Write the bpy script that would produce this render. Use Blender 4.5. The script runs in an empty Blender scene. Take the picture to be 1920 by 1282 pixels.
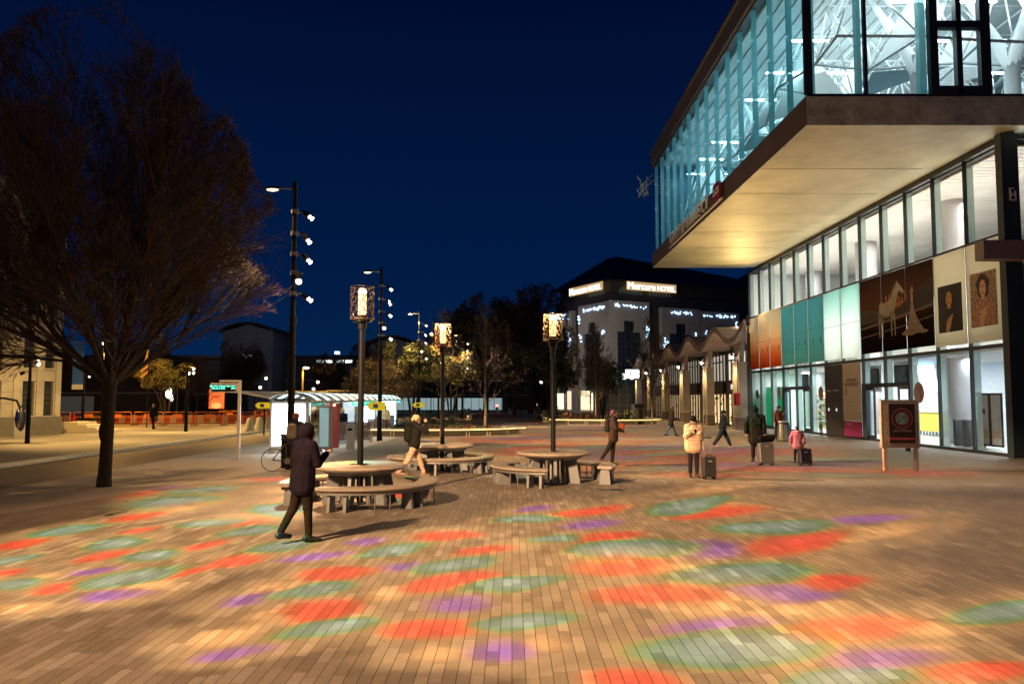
import bpy, bmesh, math, random
from mathutils import Vector, Matrix, noise
R=math.radians; PI=math.pi; cos=math.cos; sin=math.sin
random.seed(7)
sc=bpy.context.scene; COL=sc.collection
# ------------------------------------------------------------ camera, world, exposure
FPX=1500.0; HC=2.2; TH=math.atan(105/FPX)
cam=bpy.data.cameras.new('camera'); co=bpy.data.objects.new('camera',cam); COL.objects.link(co)
cam.sensor_width=36; cam.lens=36*FPX/1920; cam.clip_start=.1; cam.clip_end=3000
co.location=(0,0,HC); co.rotation_euler=(R(90)+TH,0,0); sc.camera=co
sc.view_settings.view_transform='Standard'; sc.view_settings.look='None'; sc.view_settings.exposure=.85; sc.view_settings.gamma=1
cy=sc.cycles if hasattr(sc,'cycles') else None
sc.render.engine='CYCLES'; cy=sc.cycles
cy.use_denoising=True; cy.max_bounces=6; cy.diffuse_bounces=3; cy.glossy_bounces=3; cy.transmission_bounces=4; cy.transparent_max_bounces=12
cy.sample_clamp_indirect=3; cy.sample_clamp_direct=0; cy.caustics_reflective=False; cy.caustics_refractive=False
w=bpy.data.worlds.new('World'); sc.world=w; w.use_nodes=True
wn=w.node_tree; bg=wn.nodes['Background']
tc=wn.nodes.new('ShaderNodeTexCoord'); sx=wn.nodes.new('ShaderNodeSeparateXYZ'); rp=wn.nodes.new('ShaderNodeValToRGB')
wn.links.new(tc.outputs['Generated'],sx.inputs[0]); wn.links.new(sx.outputs[2],rp.inputs[0]); wn.links.new(rp.outputs[0],bg.inputs[0])
e=rp.color_ramp.elements; e[0].position=0; e[0].color=(.0016,.018,.068,1); e[1].position=1; e[1].color=(0.0004,.0022,.012,1)
a=e.new(.14); a.color=(.0004,.0105,.052,1); a=e.new(.45); a.color=(.0004,.0038,.027,1)
bg.inputs[1].default_value=.6

def ray(px,py):
    x=(px-960)/FPX; z=-(py-641)/FPX
    return x, cos(TH)-sin(TH)*z, sin(TH)+cos(TH)*z
def G(px,py,h=0):
    x,y,z=ray(px,py); t=(h-HC)/z; return (x*t,y*t)
def D(px,py,Y):
    x,y,z=ray(px,py); t=Y/y; return (x*t,HC+z*t)
# ------------------------------------------------------------ materials
MATS={}
def nn(t,typ,**k):
    n=t.nodes.new(typ)
    for a,b in k.items(): setattr(n,a,b)
    return n
def M(name,col=(.5,.5,.5),rough=.6,metal=0,var=0,vs=3,bump=0,bs=40,spec=.5):
    if name in MATS: return MATS[name]
    m=bpy.data.materials.new(name); m.use_nodes=True; t=m.node_tree; b=t.nodes['Principled BSDF']
    b.inputs['Base Color'].default_value=(*col,1); b.inputs['Roughness'].default_value=rough; b.inputs['Metallic'].default_value=metal
    b.inputs['Specular IOR Level'].default_value=spec
    if var or bump:
        tc=nn(t,'ShaderNodeTexCoord')
    if var:
        n=nn(t,'ShaderNodeTexNoise'); n.inputs['Scale'].default_value=vs; n.inputs['Detail'].default_value=6; n.inputs['Roughness'].default_value=.65
        r=nn(t,'ShaderNodeValToRGB'); r.color_ramp.elements[0].position=.3; r.color_ramp.elements[1].position=.7
        r.color_ramp.elements[0].color=(*[c*(1-var) for c in col],1); r.color_ramp.elements[1].color=(*[min(1,c*(1+var)) for c in col],1)
        t.links.new(tc.outputs['Object'],n.inputs[0]); t.links.new(n.outputs[0],r.inputs[0]); t.links.new(r.outputs[0],b.inputs['Base Color'])
    if bump:
        n=nn(t,'ShaderNodeTexNoise'); n.inputs['Scale'].default_value=bs; n.inputs['Detail'].default_value=4
        u=nn(t,'ShaderNodeBump'); u.inputs['Strength'].default_value=bump; u.inputs['Distance'].default_value=.02
        t.links.new(tc.outputs['Object'],n.inputs[0]); t.links.new(n.outputs[0],u.inputs['Height']); t.links.new(u.outputs[0],b.inputs['Normal'])
    MATS[name]=m; return m
def EM(name,col,s,base=(.8,.8,.8)):
    if name in MATS: return MATS[name]
    m=bpy.data.materials.new(name); m.use_nodes=True; b=m.node_tree.nodes['Principled BSDF']
    b.inputs['Base Color'].default_value=(*base,1); b.inputs['Emission Color'].default_value=(*col,1); b.inputs['Emission Strength'].default_value=s
    MATS[name]=m; return m
def GLASS(name,tint=(.85,.93,.92),refl=.12,rough=.02):
    m=bpy.data.materials.new(name); m.use_nodes=True; t=m.node_tree; t.nodes.remove(t.nodes['Principled BSDF']); o=t.nodes['Material Output']
    tr=nn(t,'ShaderNodeBsdfTransparent'); tr.inputs[0].default_value=(*tint,1); g=nn(t,'ShaderNodeBsdfGlossy'); g.inputs['Roughness'].default_value=rough
    f0=nn(t,'ShaderNodeLayerWeight'); f0.inputs[0].default_value=.5; pw=nn(t,'ShaderNodeMath',operation='POWER'); pw.inputs[1].default_value=4; f=nn(t,'ShaderNodeMath',operation='MULTIPLY_ADD'); f.inputs[1].default_value=.55; f.inputs[2].default_value=refl*.5; mx=nn(t,'ShaderNodeMixShader')
    t.links.new(f0.outputs['Facing'],pw.inputs[0]); t.links.new(pw.outputs[0],f.inputs[0]); t.links.new(f.outputs[0],mx.inputs[0]); t.links.new(tr.outputs[0],mx.inputs[1]); t.links.new(g.outputs[0],mx.inputs[2]); t.links.new(mx.outputs[0],o.inputs[0])
    MATS[name]=m; return m
def FILM(name,stops,z0,z1,trans=.55,noise_s=0,axis=2):
    # printed translucent film whose ink runs from one colour to another over its height
    m=bpy.data.materials.new(name); m.use_nodes=True; t=m.node_tree; t.nodes.remove(t.nodes['Principled BSDF']); o=t.nodes['Material Output']
    tc=nn(t,'ShaderNodeTexCoord'); s=nn(t,'ShaderNodeSeparateXYZ'); mr=nn(t,'ShaderNodeMapRange'); mr.inputs[1].default_value=z0; mr.inputs[2].default_value=z1
    r=nn(t,'ShaderNodeValToRGB'); el=r.color_ramp.elements
    el[0].position=stops[0][0]; el[0].color=(*stops[0][1],1); el[1].position=stops[-1][0]; el[1].color=(*stops[-1][1],1)
    for p,c in stops[1:-1]: x=el.new(p); x.color=(*c,1)
    n=nn(t,'ShaderNodeTexNoise'); n.inputs['Scale'].default_value=1.3; ad=nn(t,'ShaderNodeMath',operation='MULTIPLY_ADD'); ad.inputs[1].default_value=noise_s
    t.links.new(tc.outputs['Object'],s.inputs[0]); t.links.new(s.outputs[axis],mr.inputs[0]); t.links.new(tc.outputs['Object'],n.inputs[0])
    t.links.new(n.outputs[0],ad.inputs[0]); t.links.new(mr.outputs[0],ad.inputs[2]); t.links.new(ad.outputs[0],r.inputs[0])
    d=nn(t,'ShaderNodeBsdfDiffuse'); l=nn(t,'ShaderNodeBsdfTranslucent'); mx=nn(t,'ShaderNodeMixShader'); mx.inputs[0].default_value=trans
    t.links.new(r.outputs[0],d.inputs[0]); t.links.new(r.outputs[0],l.inputs[0]); t.links.new(d.outputs[0],mx.inputs[1]); t.links.new(l.outputs[0],mx.inputs[2]); t.links.new(mx.outputs[0],o.inputs[0])
    MATS[name]=m; return m
def paver_mat(name,W,L,stops,joint=.005,rough=(.38,.62),spec=.5):
    m=bpy.data.materials.new(name); m.use_nodes=True; t=m.node_tree; b=t.nodes['Principled BSDF']
    def mt(op,a,b_=None,c=None):
        n=nn(t,'ShaderNodeMath',operation=op)
        for i,v in enumerate((a,b_,c)):
            if v is None: continue
            if isinstance(v,(int,float)): n.inputs[i].default_value=v
            else: t.links.new(v,n.inputs[i])
        return n.outputs[0]
    tc=nn(t,'ShaderNodeTexCoord'); s=nn(t,'ShaderNodeSeparateXYZ'); t.links.new(tc.outputs['Object'],s.inputs[0])
    xs=mt('DIVIDE',s.outputs[0],W); row=mt('FLOOR',xs); fx=mt('FRACT',xs)
    wn=nn(t,'ShaderNodeTexWhiteNoise',noise_dimensions='1D'); t.links.new(row,wn.inputs['W'])
    ll=mt('MULTIPLY_ADD',wn.outputs[0],.35*L,L*.8)
    ys=mt('ADD',mt('DIVIDE',s.outputs[1],ll),mt('MULTIPLY',wn.outputs[0],17.3)); bi=mt('FLOOR',ys); fy=mt('FRACT',ys)
    cb=nn(t,'ShaderNodeCombineXYZ'); t.links.new(row,cb.inputs[0]); t.links.new(bi,cb.inputs[1])
    w2=nn(t,'ShaderNodeTexWhiteNoise',noise_dimensions='2D'); t.links.new(cb.outputs[0],w2.inputs['Vector'])
    r=nn(t,'ShaderNodeValToRGB'); el=r.color_ramp.elements
    el[0].position=stops[0][0]; el[0].color=(*stops[0][1],1); el[1].position=stops[-1][0]; el[1].color=(*stops[-1][1],1)
    for p,c in stops[1:-1]: x=el.new(p); x.color=(*c,1)
    t.links.new(w2.outputs[0],r.inputs[0])
    jx=mt('MULTIPLY',mt('MINIMUM',fx,mt('SUBTRACT',1,fx)),W); jy=mt('MULTIPLY',mt('MINIMUM',fy,mt('SUBTRACT',1,fy)),L)
    jj=mt('MAXIMUM',mt('LESS_THAN',jx,joint),mt('LESS_THAN',jy,joint*.45))
    n1=nn(t,'ShaderNodeTexNoise'); n1.inputs['Scale'].default_value=55; n1.inputs['Detail'].default_value=5; t.links.new(tc.outputs['Object'],n1.inputs[0])
    n2=nn(t,'ShaderNodeTexNoise'); n2.inputs['Scale'].default_value=.5; n2.inputs['Detail'].default_value=7; n2.inputs['Roughness'].default_value=.7; t.links.new(tc.outputs['Object'],n2.inputs[0])
    v=mt('MULTIPLY',mt('MULTIPLY_ADD',n1.outputs[0],.55,.72),mt('MULTIPLY_ADD',n2.outputs[0],.9,.55))
    v=mt('MULTIPLY',v,mt('MULTIPLY_ADD',jj,-.72,1.0))
    vo=nn(t,'ShaderNodeTexVoronoi'); vo.inputs['Scale'].default_value=1.7; vo.inputs['Randomness'].default_value=1; t.links.new(tc.outputs['Object'],vo.inputs['Vector'])
    gum=mt('LESS_THAN',vo.outputs['Distance'],.032); v=mt('MULTIPLY',v,mt('MULTIPLY_ADD',gum,-.45,1.0))
    n3=nn(t,'ShaderNodeTexNoise'); n3.inputs['Scale'].default_value=.13; n3.inputs['Detail'].default_value=3; t.links.new(tc.outputs['Object'],n3.inputs[0])
    st=nn(t,'ShaderNodeTexNoise'); st.inputs['Scale'].default_value=3.2; st.inputs['Detail'].default_value=8; st.inputs['Roughness'].default_value=.75; t.links.new(tc.outputs['Object'],st.inputs[0])
    stm=nn(t,'ShaderNodeMapRange',interpolation_type='SMOOTHSTEP'); stm.inputs[1].default_value=.58; stm.inputs[2].default_value=.72; t.links.new(st.outputs[0],stm.inputs[0])
    v=mt('MULTIPLY',v,mt('MULTIPLY_ADD',stm.outputs[0],-.28,1.0)); v=mt('MULTIPLY',v,mt('MULTIPLY_ADD',n3.outputs[0],.5,.78))
    mx=nn(t,'ShaderNodeMix',data_type='RGBA',blend_type='MULTIPLY'); mx.inputs[0].default_value=1
    t.links.new(r.outputs[0],mx.inputs[6]); t.links.new(v,mx.inputs[7]); t.links.new(mx.outputs[2],b.inputs['Base Color'])
    t.links.new(mt('MULTIPLY_ADD',mt('MULTIPLY',n2.outputs[0],w2.outputs[0]),(rough[1]-rough[0])*2,rough[0]),b.inputs['Roughness'])
    bp=nn(t,'ShaderNodeBump'); bp.inputs['Strength'].default_value=.35; bp.inputs['Distance'].default_value=.006
    t.links.new(mt('ADD',mt('MULTIPLY',jj,-1),mt('ADD',mt('MULTIPLY',n1.outputs[0],.35),mt('MULTIPLY',w2.outputs[0],.25))),bp.inputs['Height']); t.links.new(bp.outputs[0],b.inputs['Normal'])
    b.inputs['Specular IOR Level'].default_value=spec
    MATS[name]=m; return m
# ------------------------------------------------------------ mesh builder
class MB:
    def __init__(s): s.v=[]; s.f=[]
    def add(s,vs,fs):
        o=len(s.v); s.v+=[tuple(v) for v in vs]; s.f+=[tuple(i+o for i in f) for f in fs]; return s
    def box(s,x0,x1,y0,y1,z0,z1,mt=None):
        vs=[Vector((x,y,z)) for x in (x0,x1) for y in (y0,y1) for z in (z0,z1)]
        if mt: vs=[mt@v for v in vs]
        return s.add(vs,[(0,1,3,2),(4,6,7,5),(0,4,5,1),(2,3,7,6),(0,2,6,4),(1,5,7,3)])
    def poly(s,pts): return s.add(pts,[tuple(range(len(pts)))])
    def prism(s,pts,d):
        # extrude a planar polygon by vector d
        n=len(pts); d=Vector(d); a=[Vector(p) for p in pts]; b=[p+d for p in a]
        return s.add(a+b,[tuple(reversed(range(n))),tuple(range(n,2*n))]+[(i,(i+1)%n,n+(i+1)%n,n+i) for i in range(n)])
    def cyl(s,a,b,r0,r1=None,n=12,caps=True):
        r1=r0 if r1 is None else r1; a=Vector(a); b=Vector(b); d=(b-a)
        if d.length<1e-6: return s
        q=d.to_track_quat('Z','Y').to_matrix(); vs=[]
        for p,r in ((a,r0),(b,r1)):
            for i in range(n):
                t=2*PI*i/n; vs.append(p+q@Vector((r*cos(t),r*sin(t),0)))
        fs=[(i,(i+1)%n,n+(i+1)%n,n+i) for i in range(n)]
        if caps: fs+=[tuple(reversed(range(n))),tuple(range(n,2*n))]
        return s.add(vs,fs)
    def path(s,pts,rs,n=6):
        pts=[Vector(p) for p in pts]; 
        if isinstance(rs,(int,float)): rs=[rs]*len(pts)
        up=Vector((.12,.23,.97)); vs=[]; 
        for i,p in enumerate(pts):
            d=(pts[min(i+1,len(pts)-1)]-pts[max(i-1,0)]).normalized()
            x=d.cross(up); 
            if x.length<.05: x=d.cross(Vector((1,0,0)))
            x.normalize(); y=d.cross(x)
            for k in range(n):
                t=2*PI*k/n; vs.append(p+(x*cos(t)+y*sin(t))*rs[i])
        fs=[(i*n+k,i*n+(k+1)%n,(i+1)*n+(k+1)%n,(i+1)*n+k) for i in range(len(pts)-1) for k in range(n)]
        fs+=[tuple(range(n)),tuple((len(pts)-1)*n+k for k in reversed(range(n)))]
        return s.add(vs,fs)
    def lathe(s,prof,c=(0,0,0),n=24):
        c=Vector(c); vs=[]; m=len(prof)
        for r,z in prof:
            for i in range(n):
                t=2*PI*i/n; vs.append(c+Vector((r*cos(t),r*sin(t),z)))
        fs=[(j*n+i,j*n+(i+1)%n,(j+1)*n+(i+1)%n,(j+1)*n+i) for j in range(m-1) for i in range(n)]
        fs+=[tuple(reversed(range(n))),tuple((m-1)*n+i for i in range(n))]
        return s.add(vs,fs)
    def ell(s,c,r,n=12,m=8,mt=None):
        c=Vector(c); vs=[]; fs=[]
        if isinstance(r,(int,float)): r=(r,r,r)
        for j in range(1,m):
            p=PI*j/m
            for i in range(n):
                t=2*PI*i/n; v=Vector((r[0]*sin(p)*cos(t),r[1]*sin(p)*sin(t),r[2]*cos(p)))
                if mt: v=mt@v
                vs.append(c+v)
        tp=Vector((0,0,r[2])); 
        if mt: tp=mt@tp
        vs+=[c+tp,c-tp]; k=(m-1)*n
        for j in range(m-2):
            for i in range(n): fs.append((j*n+i,(j+1)*n+i,(j+1)*n+(i+1)%n,j*n+(i+1)%n))
        for i in range(n): fs.append((k,i,(i+1)%n)); fs.append((k+1,(m-2)*n+(i+1)%n,(m-2)*n+i))
        return s.add(vs,fs)
    def cap(s,a,b,ra,rb,n=10):
        a=Vector(a); b=Vector(b); d=b-a; L=d.length
        if L<1e-5: return s.ell(a,ra,n)
        q=d.to_track_quat('Z','Y').to_matrix(); vs=[]; rings=[]
        for k in range(3): t=PI/2*(k+.35)/3.05; rings.append((-ra*cos(t),ra*sin(t)))
        rings+=[(0,ra),(L*.5,(ra+rb)/2),(L,rb)]
        for k in range(3): t=PI/2*(k+1)/3.3; rings.append((L+rb*sin(t),rb*cos(t)))
        for z,r in rings:
            for i in range(n):
                t=2*PI*i/n; vs.append(a+q@Vector((r*cos(t),r*sin(t),z)))
        m=len(rings); fs=[(j*n+i,j*n+(i+1)%n,(j+1)*n+(i+1)%n,(j+1)*n+i) for j in range(m-1) for i in range(n)]
        fs+=[tuple(reversed(range(n))),tuple((m-1)*n+i for i in range(n))]
        return s.add(vs,fs)
    def build(s,name,mat,parent=None,smooth=False,bevel=0):
        me=bpy.data.meshes.new(name); me.from_pydata(s.v,[],s.f); me.update()
        if smooth: me.polygons.foreach_set('use_smooth',[True]*len(me.polygons))
        me.materials.append(mat); o=bpy.data.objects.new(name,me); COL.objects.link(o)
        if parent is not None: o.parent=parent
        if bevel:
            b=o.modifiers.new('bevel','BEVEL'); b.width=bevel; b.segments=2; b.limit_method='ANGLE'
        return o
def remesh(mb,name,mat,parent,voxel=.012,sm=4):
    me=bpy.data.meshes.new('tmp'); me.from_pydata(mb.v,[],mb.f); me.update()
    o=bpy.data.objects.new('tmp',me); COL.objects.link(o)
    r=o.modifiers.new('r','REMESH'); r.mode='VOXEL'; r.voxel_size=voxel
    s=o.modifiers.new('s','SMOOTH'); s.iterations=sm; s.factor=.5
    dg=bpy.context.evaluated_depsgraph_get(); m2=bpy.data.meshes.new_from_object(o.evaluated_get(dg))
    bpy.data.objects.remove(o); bpy.data.meshes.remove(me)
    m2.polygons.foreach_set('use_smooth',[True]*len(m2.polygons)); m2.materials.clear(); m2.materials.append(mat); m2.name=name
    k=bpy.data.objects.new(name,m2); COL.objects.link(k); k.parent=parent; return k
def tag(o,label=None,cat=None,group=None,kind=None):
    if label: o['label']=label
    if cat: o['category']=cat
    if group: o['group']=group
    if kind: o['kind']=kind
    return o
def thing(name,label,cat,loc=(0,0,0),rz=0,group=None):
    o=bpy.data.objects.new(name,None); o.empty_display_size=.2; COL.objects.link(o); o.location=loc; o.rotation_euler=(0,0,rz)
    return tag(o,label,cat,group)
def structure(o,label=None): o['kind']='structure'; o['label']=label or o.name.replace('_',' '); return o
def dup(o,loc=None,rz=None,label=None,group=None,scale=None,par=None):
    c=o.copy(); COL.objects.link(c)
    if par is not None: c.parent=par
    if loc is not None: c.location=loc
    if rz is not None: c.rotation_euler=(0,0,rz)
    if scale is not None: c.scale=scale if not isinstance(scale,(int,float)) else (scale,)*3
    if label: c['label']=label
    if group: c['group']=group
    for ch in list(o.children): 
        if ch.name!=c.name: dup(ch,par=c)
    return c
def text(s,name,mat,parent,loc,rot,size,ext=.01,align='CENTER'):
    cu=bpy.data.curves.new('t','FONT'); cu.body=s; cu.size=size; cu.extrude=ext; cu.align_x=align; cu.align_y='CENTER'; cu.resolution_u=3
    o=bpy.data.objects.new('t',cu); COL.objects.link(o); dg=bpy.context.evaluated_depsgraph_get()
    me=bpy.data.meshes.new_from_object(o.evaluated_get(dg)); bpy.data.objects.remove(o)
    me.materials.clear(); me.materials.append(mat); k=bpy.data.objects.new(name,me); COL.objects.link(k)
    k.parent=parent; k.location=loc; k.rotation_euler=rot; return k
def spot(loc,target,power,col,size=60,blend=.6,rad=.06,name='spot_lamp',parent=None):
    l=bpy.data.lights.new(name,'SPOT'); l.energy=power; l.color=col; l.spot_size=R(size); l.spot_blend=blend; l.shadow_soft_size=rad
    o=bpy.data.objects.new(name,l); COL.objects.link(o); o.location=loc
    o.rotation_euler=(Vector(target)-Vector(loc)).to_track_quat('-Z','Y').to_euler(); return o
def area(loc,rot,sx_,sy_,power,col,name='ceiling_lamp'):
    l=bpy.data.lights.new(name,'AREA'); l.shape='RECTANGLE'; l.size=sx_; l.size_y=sy_; l.energy=power; l.color=col
    o=bpy.data.objects.new(name,l); COL.objects.link(o); o.location=loc; o.rotation_euler=rot; return o
def point(loc,power,col,rad=.05,name='point_lamp'):
    l=bpy.data.lights.new(name,'POINT'); l.energy=power; l.color=col; l.shadow_soft_size=rad
    o=bpy.data.objects.new(name,l); COL.objects.link(o); o.location=loc; return o
WARM=(1,.60,.26); AMB=(1,.52,.16); WHT=(1,.86,.72); COOL=(.72,.93,1)
# ------------------------------------------------------------ gobo projectors (real lamps with a coloured slide)
def gobo(loc,blobs,power,aim,size=150,wash=.16,rad=.05,bright=1.0,washcol=(1,.5,.2),sat=1.0):
    # blobs: (x,y,radius_m,type) on the ground; each is a round window of the slide, seen from the lamp as a cone
    P=Vector(loc); o=spot(loc,aim,power,(1,1,1),size,.35,rad,'colour_projector_lamp'); l=o.data; l.use_nodes=True; t=l.node_tree
    em=[n for n in t.nodes if n.type=='EMISSION'][0]
    g=nn(t,'ShaderNodeNewGeometry'); inc=g.outputs['Incoming']
    s=nn(t,'ShaderNodeVectorMath',operation='SCALE'); s.inputs['Scale'].default_value=GOBO_SIGN; t.links.new(inc,s.inputs[0]); dr0=s.outputs[0]
    nz=nn(t,'ShaderNodeTexNoise'); nz.inputs['Scale'].default_value=7; nz.inputs['Detail'].default_value=2; t.links.new(dr0,nz.inputs[0])
    sb=nn(t,'ShaderNodeVectorMath',operation='SUBTRACT'); sb.inputs[1].default_value=(.5,.5,.5); t.links.new(nz.outputs['Color'],sb.inputs[0])
    sl=nn(t,'ShaderNodeVectorMath',operation='SCALE'); sl.inputs['Scale'].default_value=.10; t.links.new(sb.outputs[0],sl.inputs[0])
    ad=nn(t,'ShaderNodeVectorMath',operation='ADD'); t.links.new(dr0,ad.inputs[0]); t.links.new(sl.outputs[0],ad.inputs[1])
    no=nn(t,'ShaderNodeVectorMath',operation='NORMALIZE'); t.links.new(ad.outputs[0],no.inputs[0]); dr=no.outputs[0]
    tot={}; glow=None
    for (x,y,r,k) in blobs:
        d=Vector((x,y,0))-P; L=d.length; ang=r/L*(.98 if k=='T' else 1.06); d.normalize()
        dp=nn(t,'ShaderNodeVectorMath',operation='DOT_PRODUCT'); dp.inputs[1].default_value=d; t.links.new(dr,dp.inputs[0])
        mr=nn(t,'ShaderNodeMapRange'); mr.inputs[1].default_value=cos(ang); mr.inputs[2].default_value=1; t.links.new(dp.outputs['Value'],mr.inputs[0])
        mg=nn(t,'ShaderNodeMapRange'); mg.inputs[1].default_value=cos(ang*2.0); mg.inputs[2].default_value=1; t.links.new(dp.outputs['Value'],mg.inputs[0])
        if glow is None: glow=mg.outputs[0]
        else:
            mx=nn(t,'ShaderNodeMath',operation='MAXIMUM'); t.links.new(glow,mx.inputs[0]); t.links.new(mg.outputs[0],mx.inputs[1]); glow=mx.outputs[0]
        if k in tot:
            mx=nn(t,'ShaderNodeMath',operation='MAXIMUM'); t.links.new(tot[k],mx.inputs[0]); t.links.new(mr.outputs[0],mx.inputs[1]); tot[k]=mx.outputs[0]
        else: tot[k]=mr.outputs[0]
    ramps={'A':[(0,(1,.48,.15)),(1,(1.9,1.0,.38))],
     'R':[(0,(1,.5,.18)),(.28,(1.45,.55,.12)),(.62,(1.7,.22,.06)),(1,(2.1,.13,.05))],
     'T':[(0,(1,.55,.2)),(.16,(1.15,.85,.12)),(.34,(.36,.66,.12)),(.62,(.26,.62,.36)),(1,(.58,.88,.74))],
     'P':[(0,(.9,.45,.25)),(.35,(.85,.3,.45)),(1,(.6,.2,.95))]}
    rgb=nn(t,'ShaderNodeRGB'); rgb.outputs[0].default_value=(*[c*wash for c in washcol],1); cur=rgb.outputs[0]
    if glow is not None:
        f=nn(t,'ShaderNodeMapRange',interpolation_type='SMOOTHSTEP'); f.inputs[1].default_value=0; f.inputs[2].default_value=.75; t.links.new(glow,f.inputs[0])
        mx=nn(t,'ShaderNodeMix',data_type='RGBA'); t.links.new(f.outputs[0],mx.inputs[0]); t.links.new(cur,mx.inputs[6]); mx.inputs[7].default_value=(.5,.29,.125,1); cur=mx.outputs[2]
    for k in ('A','P','R','T'):
        if k not in tot: continue
        r=nn(t,'ShaderNodeValToRGB'); el=r.color_ramp.elements; st=ramps[k]
        el[0].position=0; el[0].color=(*[c*.6 for c in st[0][1]],1); el[1].position=1; el[1].color=(*[c*.6 for c in st[-1][1]],1)
        for p,c in st[1:-1]: q=el.new(p); q.color=(*[v*.6 for v in c],1)
        t.links.new(tot[k],r.inputs[0])
        f=nn(t,'ShaderNodeMapRange',interpolation_type='SMOOTHSTEP'); f.inputs[1].default_value=0; f.inputs[2].default_value={'T':.5,'R':.75,'P':.95,'A':.95}[k]; f.inputs[4].default_value=sat; t.links.new(tot[k],f.inputs[0])
        mx=nn(t,'ShaderNodeMix',data_type='RGBA'); t.links.new(f.outputs[0],mx.inputs[0]); t.links.new(cur,mx.inputs[6]); t.links.new(r.outputs[0],mx.inputs[7]); cur=mx.outputs[2]
    # lens with more gain at the far throw, so that the patches stay even along the ground
    sp=nn(t,'ShaderNodeSeparateXYZ'); t.links.new(dr,sp.inputs[0])
    ab=nn(t,'ShaderNodeMath',operation='ABSOLUTE'); t.links.new(sp.outputs[2],ab.inputs[0])
    mxx=nn(t,'ShaderNodeMath',operation='MAXIMUM'); mxx.inputs[1].default_value=.25; t.links.new(ab.outputs[0],mxx.inputs[0])
    pw=nn(t,'ShaderNodeMath',operation='POWER'); pw.inputs[1].default_value=-2.6; t.links.new(mxx.outputs[0],pw.inputs[0])
    vm=nn(t,'ShaderNodeVectorMath',operation='SCALE'); t.links.new(cur,vm.inputs[0])
    cut=nn(t,'ShaderNodeMapRange',interpolation_type='SMOOTHSTEP'); cut.inputs[1].default_value=.24; cut.inputs[2].default_value=.37; t.links.new(ab.outputs[0],cut.inputs[0])
    gn=nn(t,'ShaderNodeMath',operation='MULTIPLY'); t.links.new(pw.outputs[0],gn.inputs[0]); t.links.new(cut.outputs[0],gn.inputs[1]); t.links.new(gn.outputs[0],vm.inputs['Scale'])
    t.links.new(vm.outputs[0],em.inputs['Color']); em.inputs['Strength'].default_value=bright
    return o
GOBO_SIGN=1.0
B7="""T 240 235 100;R 75 290 85;T 30 340 65;R 490 183 80;R 550 235 65;T 400 285 95;T 570 325 90;R 370 330 80;T 70 430 100;R 20 390 65;T 520 400 130;R 270 435 75;P 450 465 100;P 360 385 50;T 800 205 85;R 900 205 80;T 890 240 80;R 790 290 60;T 1050 290 95;R 880 345 100;P 1180 325 75;T 1460 305 105;P 1380 270 65;R 1680 250 85;R 1810 310 85;P 1510 370 90;T 1660 372 115;R 1240 395 115;T 1150 455 115;P 910 490 105;R 1690 435 115;R 1190 530 140;T 1250 590 140;P 940 675 105;A 850 620 110;P 1740 500 95;T 1890 435 105;R 1650 600 140;T 1940 570 140;P 1900 670 120;A 980 560 90;A 1500 470 110;A 1600 690 90;R 650 140 70;A 180 400 70;A 620 420 80;A 60 520 90;R 720 380 70;A 1000 440 80"""
B8="""T 110 180 85;R 350 150 85;T 690 140 105;P 300 205 105;R 820 155 115;T 150 268 85;R 380 260 105;T 380 315 155;P 640 310 110;T 910 225 125;R 1000 280 160;P 1240 195 115;A 1380 240 120;R 330 375 120;T 820 385 185;R 500 470 150;P 960 455 120;P 740 570 125;T 900 640 230;R 1320 565 160;T 1860 520 140;P 1430 690 170;R 440 780 130;R 1850 770 130;T 1350 790 150;P 130 140 60;A 1650 570 110;A 560 380 90;A 620 500 110;A 1050 500 120;A 200 640 90;A 1580 650 90;R 1130 420 100;A 700 90 90"""
near=[];far=[];p1=[(-4.25,24.9)]
POLE0=Vector((-8.2,4.2,0)); 
for s_,ox in ((B7,0),(B8,960)):
    for it in s_.split(';'):
        k,a,b,r=it.split(); a=float(a)/2+ox; b=float(b)/2+880; r=float(r)/2
        x,y=G(a,b); rm=r*y/FPX*1.22
        (near if (Vector((x,y,0))-POLE0).length<11.5 else far).append((x,y,rm,k))
gobo((-8.2,4.2,7.5),near,6200,(-2.5,10.5,0),88,wash=.12,washcol=(1,.52,.23))
gobo((-8.1,4.3,8.2),far,6400,(5,12,0),100,wash=.24,washcol=(1,.62,.33))
def rnd_blobs(x0,x1,y0,y1,n,r0,r1,seed,k='TRPRTTRA'):
    rg=random.Random(seed); out=[]
    while len(out)<n:
        x=rg.uniform(x0,x1); y=rg.uniform(y0,y1)
        if all((x-a)**2+(y-b)**2>((r+r0)*.72)**2 for a,b,r,_ in out): out.append((x,y,rg.uniform(r0,r1),rg.choice(k)))
    return out
gobo((-6.3,24.6,7.2),rnd_blobs(-9,-2,15.6,22.5,17,.75,1.15,3,'TRATRPAT'),2600,(-5.5,19.6,0),44,wash=.34,washcol=(1,.66,.33))
gobo((-6.3,24.9,7.6),rnd_blobs(-1.0,12,22.5,38,54,.8,1.4,4,'TRRRTPAA'),3800,(3.6,29.5,0),82,wash=.68,washcol=(1,.7,.42),sat=.5)
gobo((-6.4,41.3,7.5),rnd_blobs(-5,12,37,56,52,.8,1.5,5,'RRTPAA'),3900,(2.5,47,0),96,wash=.62,washcol=(1,.7,.42),sat=.5)
gobo((-6.8,62.1,7.5),rnd_blobs(-5,12,56,74,34,1,1.8,6,'RRPTAA'),3800,(1,64,0),78,wash=.5,washcol=(1,.66,.36),sat=.5)
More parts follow.
